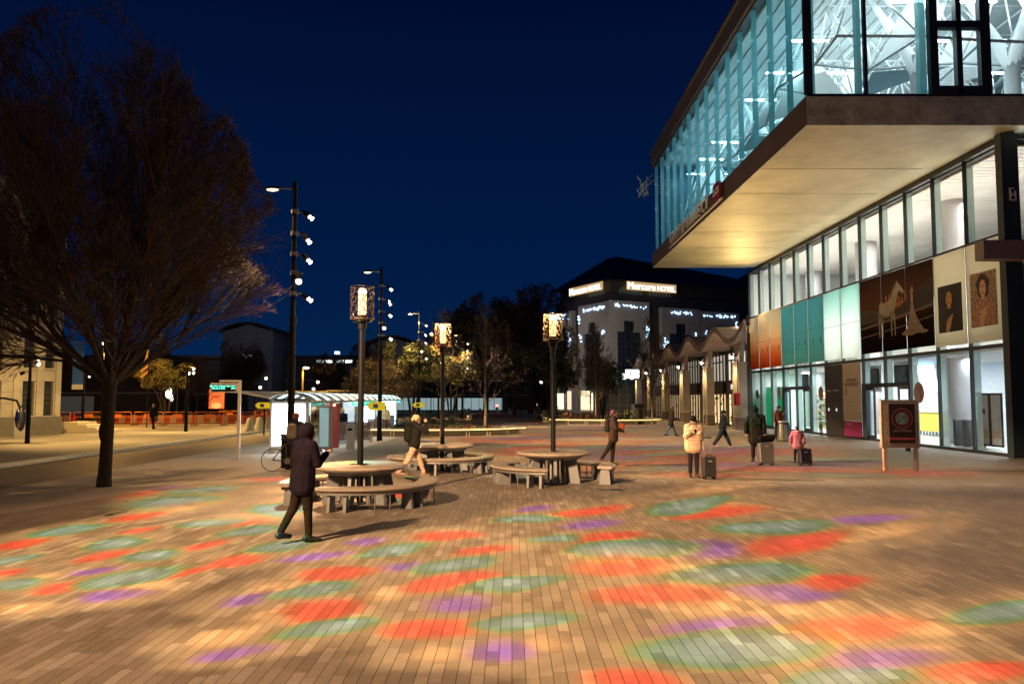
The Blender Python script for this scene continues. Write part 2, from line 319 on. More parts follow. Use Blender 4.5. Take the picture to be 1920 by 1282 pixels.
#@@STRUCT
# ============================================================ MATERIALS USED BY THE PLACE
PAV=paver_mat('clay_pavers',.109,.46,[(0,(.135,.112,.09)),(.2,(.16,.134,.108)),(.6,(.187,.158,.13)),(.88,(.21,.18,.15)),(1,(.245,.215,.185))],joint=.0035,rough=(.6,.78),spec=.35)
ASPH=M('asphalt',(.14,.115,.085),.6,var=.25,vs=6,bump=.3,bs=120)
LASPH=M('light_asphalt',(.36,.30,.24),.8,var=.12,vs=2.5,bump=.25,bs=150)
GRAN=M('granite',(.55,.48,.34),.65,var=.2,vs=9,bump=.2,bs=60)
CONC=M('concrete',(.42,.46,.39),.7,var=.45,vs=1.6,bump=.25,bs=14)
SOFF=M('soffit_concrete',(.36,.32,.19),.55,var=.22,vs=.55,bump=.3,bs=5)
DARK=M('dark_frame',(.018,.022,.024),.45)
BLK=M('black_paint',(.008,.009,.010),.4,spec=.15)
WHITE=M('white_paint',(.78,.78,.76),.5)
GREY=M('grey_metal',(.22,.22,.22),.4,metal=.6)
BROWNM=M('bronze_metal',(.12,.085,.065),.5,metal=.3,var=.1,vs=2)
TAUPE=M('taupe_metal',(.27,.22,.18),.5,metal=.2)
BARK=M('bark',(.03,.024,.016),.9,var=.45,vs=7,bump=.9,bs=18)
TWIG=M('twig',(.045,.029,.018),.85,var=.3,vs=2)
GL=GLASS('clear_glass',(.93,.97,.96),.1); GLT=GLASS('teal_glass',(.55,.84,.88),.14)
# ============================================================ GROUND
structure(MB().poly([(-900,-60,0),(900,-60,0),(900,1500,0),(-900,1500,0)]).build('ground',M('ground_asphalt',(.09,.08,.07),.85,var=.2,vs=.5)))
structure(MB().poly([(-16,-10,.004),(-12.3,-10,.004),(-12.3,140,.004),(-16,140,.004)]).build('road',ASPH))
structure(MB().poly([(-12.3,-10,.008),(-10.2,-10,.008),(-9.67,15.3,.008),(-7,25.3,.008),(-6.4,42,.008),(-6.4,66,.008),(-6.4,140,.008),(-12.3,140,.008)]).build('light_pavement',LASPH))
structure(MB().poly([(-13.8,-10,.012),(60,-10,.012),(60,140,.012),(-6.4,140,.012),(-6.4,42,.012),(-7,25.3,.012),(-9.67,15.3,.012)]).build('plaza_paving',PAV))
structure(MB().box(-60,-16.3,-10,140,0,.115).build('far_pavement',M('far_pavement_stone',(.24,.21,.17),.8,var=.15,vs=1.5)))
k=MB()
for i in range(120):
    y=-4+i*1.0; k.box(-16.3,-16.02,y+.006,y+.994,0,.135)
structure(k.build('kerb',GRAN,bevel=.02))
structure(MB().poly([(-15.9,-10,.009),(-15.75,-10,.009),(-15.75,140,.009),(-15.9,140,.009)]).build('road_gutter',M('gutter_stone',(.2,.18,.15),.8)))
# drainage covers set in the paving
for (x,y,w_,h_,lab) in [(2.38,19.3,.55,.4,'dark rectangular drain grate in the paving in front of the right stone table'),(16.9,24.6,.75,.4,'dark drain grate in the paving at the right edge of the square'),(-4.6,20.4,.7,.35,'drain grate lying in the coloured light behind the hooded walker')]:
    t=thing('drain_grate',lab,'drain grate',(x,y,.016),0,'drain grates in the paving')
    f=MB().box(-w_/2-.03,w_/2+.03,-h_/2-.03,h_/2+.03,-.004,.002); f.build('frame',GREY,t)
    g=MB()
    for i in range(9): g.box(-w_/2+i*w_/9+.01,-w_/2+(i+1)*w_/9-.02,-h_/2,h_/2,.003,.008)
    g.build('bars',BLK,t)
# ============================================================ STATION HALL
H0=thing('station_hall','large station building with a glazed upper box cantilevered over the square','building',(0,0,0))
FX_=18.6; Y0=29.9; Y1=62.4; NP=13; DY=(Y1-Y0)/NP; XB=10.72; BZ0=12.2; BZ1=13.15; GZ=19.9; RZ=20.95; BY0=28.45; BY1=60.4
MB().box(XB,46,BY0,BY1,BZ0+.003,BZ1).build('slab',CONC,H0); MB().box(XB,XB+.055,BY0,BY1,BZ0-.12,BZ0+.002).box(XB+.056,46,BY0,BY0+.05,BZ0-.12,BZ0+.002).build('drip_edge',CONC,H0); MB().box(XB-.012,XB-.001,BY0,BY1,BZ0-.11,BZ1-.02).build('side_cladding',M('cladding_brown',(.085,.065,.052),.6,var=.2,vs=.8),H0)
# soffit panels with joints
sf=MB(); ys=[BY0+.02,34.0,38.2,42.6,47.2,52.2,57.3,BY1-.02]
for a,b in zip(ys,ys[1:]): sf.box(XB+.06,17.75,a+.035,b-.035,BZ0-.12,BZ0)
sf.build('soffit',SOFF,H0,bevel=.006)
MB().box(17.8,FX_-.12,BY0+.02,BY1-.02,BZ0-.07,BZ0).build('soffit_edge_panel',SOFF,H0)
MB().box(XB-.02,46,BY0-.02,BY1+.02,GZ,RZ).box(XB-.14,46,BY0-.14,BY1+.14,RZ-.12,RZ).build('roof',M('roof_fascia',(.065,.062,.068),.6,var=.2,vs=1),H0)
# upper box: left face
MB().box(XB+.12,XB+.2,BY0+.1,BY1-.1,BZ1,BZ1+.16).box(XB+.12,XB+.2,BY0+.1,BY1-.1,GZ-.14,GZ).build('sill_rail',DARK,H0)
MB().poly([(XB+.17,BY0+.15,BZ1+.1),(XB+.17,BY1-.15,BZ1+.1),(XB+.17,BY1-.15,GZ),(XB+.17,BY0+.15,GZ)]).build('side_glazing',GLT,H0)
FIN=bpy.data.materials.new('glass_fin'); FIN.use_nodes=True; t=FIN.node_tree; b=t.nodes['Principled BSDF']; b.inputs['Base Color'].default_value=(.5,.74,.76,1); b.inputs['Roughness'].default_value=.3
tl=nn(t,'ShaderNodeBsdfTranslucent'); tl.inputs[0].default_value=(.45,.85,.9,1); mx=nn(t,'ShaderNodeMixShader'); mx.inputs[0].default_value=.5
tr2=nn(t,'ShaderNodeBsdfTransparent'); tr2.inputs[0].default_value=(.75,.95,.97,1); m2=nn(t,'ShaderNodeMixShader'); m2.inputs[0].default_value=.15
t.links.new(b.outputs[0],mx.inputs[1]); t.links.new(tl.outputs[0],mx.inputs[2]); t.links.new(mx.outputs[0],m2.inputs[1]); t.links.new(tr2.outputs[0],m2.inputs[2]); t.links.new(m2.outputs[0],t.nodes['Material Output'].inputs[0])
nf=14
for i in range(nf+1):
    y=BY0+.3+i*(BY1-BY0-.6)/nf
    f=MB().box(XB+.2,XB+.44,y-.025,y+.025,BZ1+.16,GZ).build('glass_fin',FIN,H0)
    for z in (14.6,16.5,18.4): MB().box(XB+.2,XB+.27,y-.05,y+.05,z,z+.09).build('clamp',EM('clamp_glow',(.6,.9,1),.25),f)  # clamps carry a faint glow of their own, though no lamps
# front face of the upper box
fx=[XB+.15,12.98,15.2,17.7,21.5,24.2,27,31,36,41,46]
MB().box(XB+.1,46,BY0+.1,BY0+.25,BZ1,BZ1+.14).box(XB+.1,46,BY0+.1,BY0+.25,GZ-.12,GZ).build('front_sill_rail',DARK,H0)
for i,x in enumerate(fx):
    if i in (2,3): continue
    wd=.14 if i==0 else .055
    MB().box(x-wd,x+wd,BY0+.1,BY0+.26,BZ1+.14,GZ-.12).build('front_mullion',DARK,H0)
MB().box(15.07,15.3,BY0+.3,BY0+.6,BZ1+.14,GZ-.2).build('front_fin',FIN,H0)
MB().box(12.75,12.9,BY0+.3,BY0+.6,BZ1+.14,GZ-.2).build('front_fin',FIN,H0)
MB().poly([(XB+.2,BY0+.17,BZ1+.1),(46,BY0+.17,BZ1+.1),(46,BY0+.17,GZ),(XB+.2,BY0+.17,GZ)]).build('front_glazing',GL,H0)
fr=MB()
for x0,x1,z0,z1 in [(15.33,15.62,BZ1+.14,GZ-.12),(17.18,17.55,BZ1+.14,GZ-.12),(16.3,16.5,BZ1+.14,GZ-.12),(15.62,17.18,BZ1+.14,BZ1+.42),(15.62,17.18,15.75,16.02),(15.62,17.18,GZ-.4,GZ-.12)]: fr.box(x0,x1,BY0+.04,BY0+.3,z0,z1)
fr.build('window_frame',DARK,H0)
gr=MB()
for x0,x1 in ((15.66,16.28),(16.52,17.14)):
    n=15
    for i in range(n):
        z=BZ1+.45+i*.055
        pts=[(x0+j*(x1-x0)/12,BY0+.36,z+(.022 if j%2 else 0)) for j in range(13)]; gr.path(pts,.007,4)
gr.build('wire_guard',M('guard_mesh',(.3,.32,.32),.5,metal=.5),H0)
# inside the upper box
INW=M('interior_white',(.82,.84,.84),.6); ING=M('interior_grey',(.42,.46,.47),.6,var=.1,vs=.6)
MB().box(XB+.7,45.9,BY0+.7,BY1-.3,BZ1,BZ1+.05).build('upper_floor',M('upper_floor_blue',(.12,.2,.24),.5),H0)
cm=M('corrugated_ceiling',(.5,.54,.54),.5)
cb=MB()
x=XB+.7
while x<45.5: cb.box(x,x+.3,BY0+.5,BY1-.3,GZ-.12,GZ-.06); x+=.62
cb.box(XB+.65,45.9,BY0+.45,BY1-.25,GZ-.05,GZ-.01); cb.build('ceiling_deck',cm,H0)
MB().box(31,31.15,BY0+.6,BY1-.3,BZ1+.06,GZ-.23).build('inner_wall',M('inner_wall_blue',(.16,.25,.32),.6),H0)
MB().box(XB+.75,31,BY1-.7,BY1-.5,BZ1+.06,GZ-.23).build('end_wall',M('end_wall_blue',(.05,.13,.18),.5),H0)
rg=random.Random(5); tr=MB(); tp=MB(); nodes={}
for i in range(7):
    for j in range(11):
        nodes[(i,j,0)]=Vector((XB+1.7+i*2.9+rg.uniform(-.4,.4),BY0+1.3+j*2.85+rg.uniform(-.4,.4),15.9+rg.uniform(-.35,.35)))
        nodes[(i,j,1)]=Vector((XB+3.1+i*2.9,BY0+2.6+j*2.85,19.3))
for (i,j,k_),p in nodes.items():
    if k_==0:
        for di,dj,dk in ((1,0,0),(0,1,0),(0,0,1),(-1,0,1),(0,-1,1),(-1,-1,1)):
            q=nodes.get((i+di,j+dj,dk))
            if q is not None: tr.cyl(p,q,.06 if dk==0 else .04,n=5)
        a,b_=nodes.get((i+1,j,0)),nodes.get((i,j+1,0)); c=nodes.get((i,j,1))
        if a is not None and b_ is not None and rg.random()<.6:
            tri=rg.choice([(p,a,c),(p,b_,c),(a,b_,c),(p,a,b_)]); m_=(tri[0]+tri[1]+tri[2])/3
            tp.prism([m_+(v-m_)*.86+Vector((0,0,-.06)) for v in tri],(0,0,.03))
    else:
        for di,dj in ((1,0),(0,1)):
            q=nodes.get((i+di,j+dj,1))
            if q is not None: tr.cyl(p,q,.05,n=5)
tr.build('space_frame',INW,H0); tp.build('acoustic_panels',INW,H0)
# white tree-shaped column inside the front window
tc_=MB(); 
for (x,y) in ((16.9,32.5),(20.4,31.8),(14.6,44)):
    tc_.path([(x,y,BZ1),(x,y,15.2),(x+.1,y,16.4)],[.34,.3,.38],10)
    for dx,dy in ((1.7,.6),(-1.5,.9),(.4,-1.6),(-.5,1.9)): tc_.path([(x,y,15.7),(x+dx*.4,y+dy*.4,17.3),(x+dx,y+dy,19.4)],[.3,.2,.1],8)
tc_.build('branching_columns',INW,H0,smooth=True)
TUBE=EM('tube_light',(.8,.96,1),22)
for i in range(6):
    for j in range(9):
        if (i*3+j)%4==0 or i>4: continue
        x=XB+2.2+i*2.6; y=BY0+1.8+j*3.45; tl_=MB().box(x-.8,x+.8,y-.035,y+.035,17.6,17.66).build('tube_light',TUBE,H0)
        MB().box(x-.72,x+.72,y-.06,y+.06,17.661,17.72).build('fitting',INW,tl_)
for y in (31.5,37.5,44,50.5,57): area((16.5,y,17.4),(PI,0,0),8,4,105,COOL,'upper_hall_lamp'); area((16.5,y,18.9),(0,0,0),9,4.5,150,COOL,'upper_hall_lamp')
# lower facade: dark grid of mullions and rails
RL=[0.0,4.22,8.42,11.95]
for i in range(NP+1):
    y=Y0+i*DY; MB().box(FX_-.05,FX_+.1,y-.032,y+.032,.1,11.95).build('mullion',DARK,H0)
for z0,z1 in ((.0,.13),(4.12,4.27),(8.36,8.46),(11.9,12.15)): MB().box(FX_-.065,FX_+.1,Y0-.05,Y1+.05,z0,z1).build('rail',DARK,H0)
for k_ in range(NP):
    ya=Y0+k_*DY+.05; yb=ya+DY-.1
    for zi in range(3):
        if zi==0 and k_ in (3,4,6): continue
        MB().poly([(FX_+.05,ya,RL[zi]+.13),(FX_+.05,yb,RL[zi]+.13),(FX_+.05,yb,RL[zi+1]-.05),(FX_+.05,ya,RL[zi+1]-.05)]).build('glass_pane',GL,H0)
# glass ribs behind the mullions
RIB=bpy.data.materials.new('glass_rib_pale'); RIB.use_nodes=True; t=RIB.node_tree; b=t.nodes['Principled BSDF']; b.inputs['Base Color'].default_value=(.6,.68,.66,1); b.inputs['Roughness'].default_value=.2
tr2=nn(t,'ShaderNodeBsdfTransparent'); tr2.inputs[0].default_value=(.75,.9,.88,1); m2=nn(t,'ShaderNodeMixShader'); m2.inputs[0].default_value=.5; t.links.new(b.outputs[0],m2.inputs[1]); t.links.new(tr2.outputs[0],m2.inputs[2]); t.links.new(m2.outputs[0],t.nodes['Material Output'].inputs[0])
for i in range(NP+1):
    y=Y0+i*DY; MB().box(FX_+.12,FX_+.38,y-.02,y+.025,.1,11.8).build('glass_rib',RIB,H0)
# door bays (transom, leaves)
def door_bay(k0,k1):
    ya=Y0+k0*DY; yb=Y0+(k1+1)*DY
    MB().box(FX_-.12,FX_+.2,ya+.05,yb-.05,2.75,2.95).build('door_transom',DARK,H0)
    for k_ in range(k0,k1+1):
        a=Y0+k_*DY+.05; b_=a+DY-.1
        MB().poly([(FX_+.05,a,2.95),(FX_+.05,b_,2.95),(FX_+.05,b_,4.15),(FX_+.05,a,4.15)]).build('transom_light',GL,H0)
    for a,b_ in ((ya+.1,ya+1.25),(yb-1.25,yb-.1)):
        d=MB().box(FX_-.02,FX_+.06,a,a+.1,.12,2.74).box(FX_-.02,FX_+.06,b_-.1,b_,.12,2.74).box(FX_-.02,FX_+.06,a+.1,b_-.1,.12,.3).box(FX_-.02,FX_+.06,a+.1,b_-.1,2.62,2.74).build('door',DARK,H0)
        MB().poly([(FX_+.02,a+.1,.3),(FX_+.02,b_-.1,.3),(FX_+.02,b_-.1,2.62),(FX_+.02,a+.1,2.62)]).build('pane',GL,d)
        MB().cyl((FX_-.09,b_-.25,.9),(FX_-.09,b_-.25,1.7),.018).build('handle',GREY,d)
    MB().box(FX_-.15,FX_+.05,yb-.6,yb-.1,.1,2.74).build('door_jamb',M('jamb_blue',(.03,.05,.07),.4),H0)
door_bay(3,4); door_bay(8,9)
# corner column, front return, canopy
MB().box(FX_-.25,FX_+.38,Y0-.45,Y0-.06,0,BZ0-.06).build('corner_column',M('corner_dark',(.02,.035,.04),.5),H0)
bd=MB().prism([(FX_-.02,Y0-.47,9.55),(FX_+.24,Y0-.47,9.55),(FX_+.24,Y0-.47,9.9),(FX_+.15,Y0-.47,10.03),(FX_-.02,Y0-.47,10.03)],(0,.015,0)).build('badge',WHITE,H0)
MB().prism([(FX_+.02,Y0-.485,9.98),(FX_+.2,Y0-.485,9.98),(FX_+.11,Y0-.485,9.78)],(0,.01,0)).prism([(FX_+.02,Y0-.485,9.6),(FX_+.2,Y0-.485,9.6),(FX_+.11,Y0-.485,9.78)],(0,.01,0)).build('badge_mark',BLK,bd)
MB().box(17.2,40,28.85,Y0-.47,7.25,7.95).build('canopy',M('canopy_clad',(.2,.16,.14),.5),H0)
MB().poly([(19.05,Y0-.1,7.9),(40,Y0-.1,7.9),(40,Y0-.1,12.1),(19.05,Y0-.1,12.1)]).build('front_pane',GL,H0)
MB().box(19.0,40,Y0-.16,Y0-.04,12.0,12.15).build('front_rail',DARK,H0)
fg=MB()
for z in (0,.9,2.45,4.05,5.5,7.1): fg.box(18.99,40,Y0-.3,Y0-.12,z,z+.11)
for x in (18.99,21.3,23.6,26): fg.box(x,x+.12,Y0-.33,Y0-.1,.0,7.24)
fg.build('front_grid',TAUPE,H0)
MB().poly([(19.05,Y0-.15,0),(40,Y0-.15,0),(40,Y0-.15,7.2),(19.05,Y0-.15,7.2)]).build('dark_glazing',M('dark_glass',(.015,.018,.03),.12),H0)
# lobby interior
MB().poly([(FX_+.1,Y0,.03),(34,Y0,.03),(34,Y1,.03),(FX_+.1,Y1,.03)]).build('lobby_floor',M('lobby_tile',(.55,.56,.55),.3),H0)
bw=MB().box(25.5,25.7,Y0+.1,Y1,.03,8.3).build('back_wall',M('lobby_wall',(.8,.81,.8),.6),H0)
MB().box(31,31.2,Y0+.1,Y1,8.5,11.9).build('upper_back_wall',M('lobby_wall2',(.55,.7,.7),.6),H0)
MB().box(FX_+.7,25.5,Y0+.1,Y1,4.1,4.3).build('mezzanine_floor',WHITE,H0)
MB().box(FX_+.2,40,Y1+.02,Y1+.2,0,12).build('far_wall',M('lobby_wall3',(.82,.84,.82),.7),H0)
MB().box(19.05,40,Y0+.0,Y0+.08,0,7.2).build('near_wall',WHITE,H0)
pl=MB(); y=Y0+.1
while y<Y1-.5: pl.box(FX_+.5,31,y,y+.42,11.78,11.84); y+=.47
pl.build('lobby_ceiling',M('ceiling_plank',(.74,.70,.66),.55,var=.12,vs=.8),H0)
MB().box(FX_+.2,40,Y0+.1,Y1,11.86,12.1).build('lobby_ceiling_void',BLK,H0)
for x,y in ((21.6,38.6),(21.9,49.0),(23.0,60.5)): MB().cyl((x,y,.03),(x,y,11.78),.62,n=28).build('round_column',M('column_white',(.7,.7,.74),.45),H0,smooth=True)
# things seen in the lobby
sg=thing('departure_screen','blue hanging timetable screen seen through the glass beside the entrance','screen',(22.5,43.2,0))
for i,z in enumerate((2.55,3.35)):
    MB().prism([(0,-.95+i*.35,z),(0,.75+i*.35,z),(0,.95+i*.35,z+.72),(0,-.75+i*.35,z+.72)],(.08,0,0)).build('panel',EM('blue_screen',(.05,.33,.8),1.6),sg)
    l=MB()
    for q in range(5): l.box(-.012,-.006,-.5+i*.35,.1+i*.35+.09*(q%3),z+.12+q*.11,z+.15+q*.11)
    l.build('text_lines',EM('screen_text',(.7,.9,1),1.5),sg)
MB().cyl((.04,.1,4),(.04,.1,4.1),.03).build('hanger',GREY,sg)
for (y,z,w_,h_,lab) in [(42,3.45,1.5,.95,'large dark screen hanging behind the glass over the nearer entrance'),(45.2,3.3,1.0,1.1,'narrow dark screen inside the glass above the nearer entrance, left of its neighbour'),(56,3.4,1.3,.95,'dark screen hanging inside the glass over the farther entrance')]:
    s_=thing('wall_screen',lab,'screen',(20.4,y,z),0,'dark screens inside the hall'); MB().box(0,.1,-w_/2,w_/2,-h_/2,h_/2).build('casing',BLK,s_,bevel=.01); MB().box(-.006,0,-w_/2+.05,w_/2-.05,-h_/2+.05,h_/2-.05).build('display',M('screen_off',(.03,.03,.035),.15),s_)
    MB().box(.12,.17,-w_/2-.25,w_/2+.25,-h_/2-.2,h_/2+.2).build('backing',WHITE,s_)
c_=thing('service_counter','yellow slatted service counter inside the lobby behind the glass','counter',(24.2,46.6,.03))
MB().box(0,.9,-1.5,1.5,.25,1.35).build('front_panel',M('counter_yellow',(.75,.6,.08),.5,var=.3,vs=14),c_); MB().box(-.1,1,-1.6,1.6,1.35,1.42).build('counter_top',WHITE,c_)
lg=MB()
for i in range(9): lg.box(-.02,.04,-1.45+i*.35,-1.38+i*.35,0,.25)
lg.build('feet',GREY,c_)
c_=thing('shop_shelf','warmly lit shop shelf full of goods seen through the farther entrance glass','shelf',(22.0,57.0,.03))
MB().box(0,.5,-1.6,1.6,0,.2).box(.42,.5,-1.6,1.6,.2,2.6).build('carcass',M('shelf_wood',(.6,.42,.2),.6),c_)
rg=random.Random(3)
cols=[(.8,.35,.1),(.8,.65,.2),(.7,.15,.1),(.85,.8,.6),(.3,.45,.6)]
for z in (.55,.95,1.35,1.75,2.15):
    sh=MB().box(.02,.42,-1.58,1.58,z,z+.03).build('board',WHITE,c_)
    for ci,cc in enumerate(cols):
        g_=MB()
        for i in range(5):
            y=-1.5+rg.random()*2.9; g_.box(.08,.35,y,y+.16,z+.032,z+.2+rg.random()*.12)
        g_.build('goods',M('goods%d'%ci,cc,.5),sh)
gw=thing('green_panel','bright green wall panel inside the glass left of the farther entrance','panel',(19.7,60.4,.03)); MB().box(0,.1,-1.9,1.9,.1,3.0).build('panel_board',EM('green_panel_glow',(.0,.35,.12),.35,(.02,.5,.18)),gw); MB().box(-.02,.12,-1.95,1.95,0,.1).build('base',GREY,gw)  # panel board is given a green glow of its own
# ticket gates / info frames in near lobby
for i,(y,lab) in enumerate(((31.3,'black framed notice stand with a bus symbol inside the corner glass'),(30.4,'black framed notice stand right of the bus symbol stand inside the glass'))):
    n_=thing('notice_stand',lab,'notice stand',(20.6,y+3.8,.03),0,'notice stands in the lobby')
    MB().box(0,.06,-.42,.42,.1,.18).box(0,.06,-.42,-.36,.18,2.3).box(0,.06,.36,.42,.18,2.3).box(0,.06,-.42,.42,2.3,2.38).build('frame',BLK,n_)
    MB().box(.02,.04,-.36,.36,.18,2.3).build('sheet',M('paper_grey',(.6,.62,.62),.6),n_)
    if i==0: MB().box(.0,.015,-.1,.1,1.5,1.7).box(.0,.015,-.08,-.04,1.44,1.5).box(.0,.015,.04,.08,1.44,1.5).build('bus_symbol',BLK,n_)
    MB().box(.0,.015,-.28,.28,.45,.85).build('map',M('map_print',(.55,.4,.3),.6,var=.5,vs=12),n_)
for i in range(3):
    g_=thing('ticket_gate',['first','second','third'][i]+' dark slatted gate post from the corner column inside the lobby','gate',(20.3,35.4+i*.75,.03),0,'ticket gates in the lobby')
    MB().box(0,.5,-.09,.09,0,1.15).build('post',M('gate_dark',(.04,.045,.05),.4),g_); MB().box(-.02,.52,-.11,.11,1.15,1.2).build('cap',GREY,g_)
for y in (33.5,39.5,45.5,51.5,57.5):
    area((21.8,y,4.05),(0,0,0),.5,4.5,270,(.9,.97,1),'lobby_lamp')
    area((22,y,11.6),(0,0,0),.25,4.5,75,(1,.95,.86),'lobby_lamp')
    area((20.4,y,4.5),(PI,0,0),.4,4.5,85,(1,.97,.9),'lobby_lamp')
    area((23.5,y,6.6),(0,R(90),0),2.6,4.5,170,(1,.97,.9),'lobby_lamp')  # added panel facing the glass, lights the printed films from behind
area((20.6,55,4.0),(0,0,0),.5,12,260,(.92,.98,1),'lobby_lamp')
# ============================================================ PRINTED FILMS AND POSTERS ON THE FACADE
XP=FX_-.075
def film(name,lab,k0,k1,z0,z1,mat,cat='poster',group=None,inner=None):
    o=thing(name,lab,cat,(XP,0,0),0,group)
    for k_ in range(k0,k1+1):
        a=Y0+k_*DY+.05; b_=a+DY-.1
        MB().box(0,.012,a,b_,z0,z1).build('sheet',mat,o)
    return o
film('orange_banner','sunset orange printed film over three facade panes at the far left end',10,12,4.4,8.34,FILM('print_orange',[(0,(.6,.10,.02)),(.3,(.7,.28,.12)),(.6,(.85,.62,.38)),(1,(.72,.66,.55))],4.4,8.3,.5,.12))
film('teal_banner','teal sea-coloured printed film over three panes left of the white panes',7,9,4.4,8.34,FILM('print_teal',[(0,(.26,.50,.42)),(.35,(.18,.44,.42)),(1,(.20,.52,.56))],4.4,8.3,.5,.2))
film('white_banner','plain white printed film over two panes right of the teal banner',5,6,4.4,8.34,FILM('print_white',[(0,(.9,.93,.9)),(.6,(.85,.95,.92)),(1,(.5,.75,.72))],4.4,8.3,.7,.1))
hb=film('horse_poster','wide dark dusk photograph of a white horse and a lady in a ruffled dress',2,4,4.5,8.34,FILM('print_dusk',[(0,(.012,.009,.007)),(.3,(.022,.015,.011)),(.42,(.035,.023,.016)),(.5,(.07,.036,.022)),(.62,(.11,.055,.035)),(1,(.04,.025,.024))],4.5,8.3,.12,.06))
cb_=film('cream_panel','cream backing film with portraits over the two panes nearest the corner',0,1,4.4,8.34,FILM('print_cream',[(0,(.72,.68,.55)),(1,(.78,.74,.6))],4.4,8.3,.45,.05),'backing film')
for k0,k1,zz,oo in ((10,12,6.35,'orange_banner'),(7,9,6.45,'teal_banner'),(5,6,6.3,'white_banner')):
    m=MB()
    for k_ in range(k0,k1+1): a=Y0+k_*DY+.05; m.box(-.003,0,a,a+DY-.1,zz,zz+.018)
    m.build('seam',M('seam_dark',(.16,.15,.13),.7),bpy.data.objects[oo])
    m=MB()
    for k_ in range(k0,k1): a=Y0+k_*DY+.5; m.box(-.02,0,a,a+.05,5.55,5.85).box(-.02,0,a+1.1,a+1.14,5.6,5.8)
    if k0>5: m.build('vent_handles',BLK,bpy.data.objects[oo])
def flat(pts,dx,name,mat,parent): return MB().prism([(dx,y,z) for y,z in pts],(.003,0,0)).build(name,mat,parent)
def circ(y,z,ry,rz_,n=20,ph=0): return [(y+ry*cos(2*PI*i/n+ph),z+rz_*sin(2*PI*i/n+ph)) for i in range(n)]
ORL=M('city_orange',(.28,.10,.03),.6,var=.4,vs=9); 
m_=MB(); rg=random.Random(2)
for i in range(26):
    y=39.6-i*.16; h=.25+.5*abs(noise.noise(Vector((i*.5,0,0))))*1.6+ (.35 if i%9==4 else 0); m_.prism([(-.006,y,6.55),(-.006,y-.14,6.55),(-.006,y-.14,6.55+h),(-.006,y,6.55+h)],(.003,0,0))
m_.build('city_skyline',ORL,hb)
flat([(42.3,6.4),(42.3,6.75),(41,6.7),(40,6.45),(38.2,6.5),(37,6.95),(36,7.3),(35,7.55),(35,6.2),(42.3,6.0)],-.009,'hill',M('print_hill',(.02,.013,.01),.7,var=.3,vs=3),hb)
flat([(42.3,5.75),(42.3,5.85),(38,6.15),(35,6.38),(35,6.28),(38,6.0)],-.012,'road_line',M('print_road',(.13,.09,.08),.7),hb)
flat([(42.3,5.3),(38,5.55),(35,5.8),(35,5.86),(38,5.62),(42.3,5.36)],-.012,'field_line',M('print_field',(.12,.08,.05),.7),hb)
HW=M('print_horse',(.26,.23,.19),.7,var=.3,vs=4)
m_=MB()
hz=lambda pts: m_.prism([(-.018,40.2-(y)*1.0,5.15+z*1.05) for y,z in pts],(.003,0,0))
hz([(0,1.55),(.25,1.72),(.8,1.66),(1.25,1.78),(1.6,2.15),(1.92,2.42),(2.02,2.55),(2.1,2.44),(2.3,2.32),(2.66,2.02),(2.62,1.9),(2.45,1.92),(2.2,2.08),(2.05,1.95),(1.88,1.55),(1.7,1.2),(1.5,1.05),(1.0,.95),(.5,1.0),(.12,1.08),(-.05,1.3)])
for x0,x1,xb in ((.05,.3,.0),(.3,.5,.35),(1.3,1.5,1.28),(1.5,1.72,1.62)): hz([(x0,1.15),(x1,1.1),(xb+.14,.55),(xb+.12,.05),(xb+.02,.05),(xb,.6)])
m_.build('horse_figure',HW,hb)
m_=MB(); hz([(-.02,1.55),(.1,1.55),(.0,.9),(-.2,.5),(-.25,.9)]); hz([(1.25,1.8),(1.6,2.2),(1.95,2.5),(1.9,2.56),(1.5,2.3),(1.15,1.85)]); m_.build('horse_hair',M('print_hair',(.05,.04,.035),.7),hb)
DR=M('print_dress',(.26,.2,.16),.7,var=.5,vs=8)
m_=MB(); dz=lambda pts,dx=-.018: m_.prism([(dx,37.0-y,5.1+z) for y,z in pts],(.003,0,0))
dz([(.1,1.5),(.3,1.5),(.38,1.1),(.75,.6),(1.2,.2),(1.6,.12),(1.3,.02),(.6,.08),(.1,0),(-.5,.02),(-.9,.1),(-.35,.35),(-.1,.9)])
m_.build('dress',DR,hb); m_=MB(); dz([(.12,1.5),(.28,1.5),(.3,1.85),(.2,1.98),(.1,1.85)],-.021); m_.build('lady_head',M('print_skin',(.4,.22,.13),.7),hb)
m_=MB(); dz([(.02,1.9),(.2,2.02),(.36,1.95),(.34,2.1),(.28,2.3),(.15,2.18)],-.024); m_.build('hat',DR,hb)
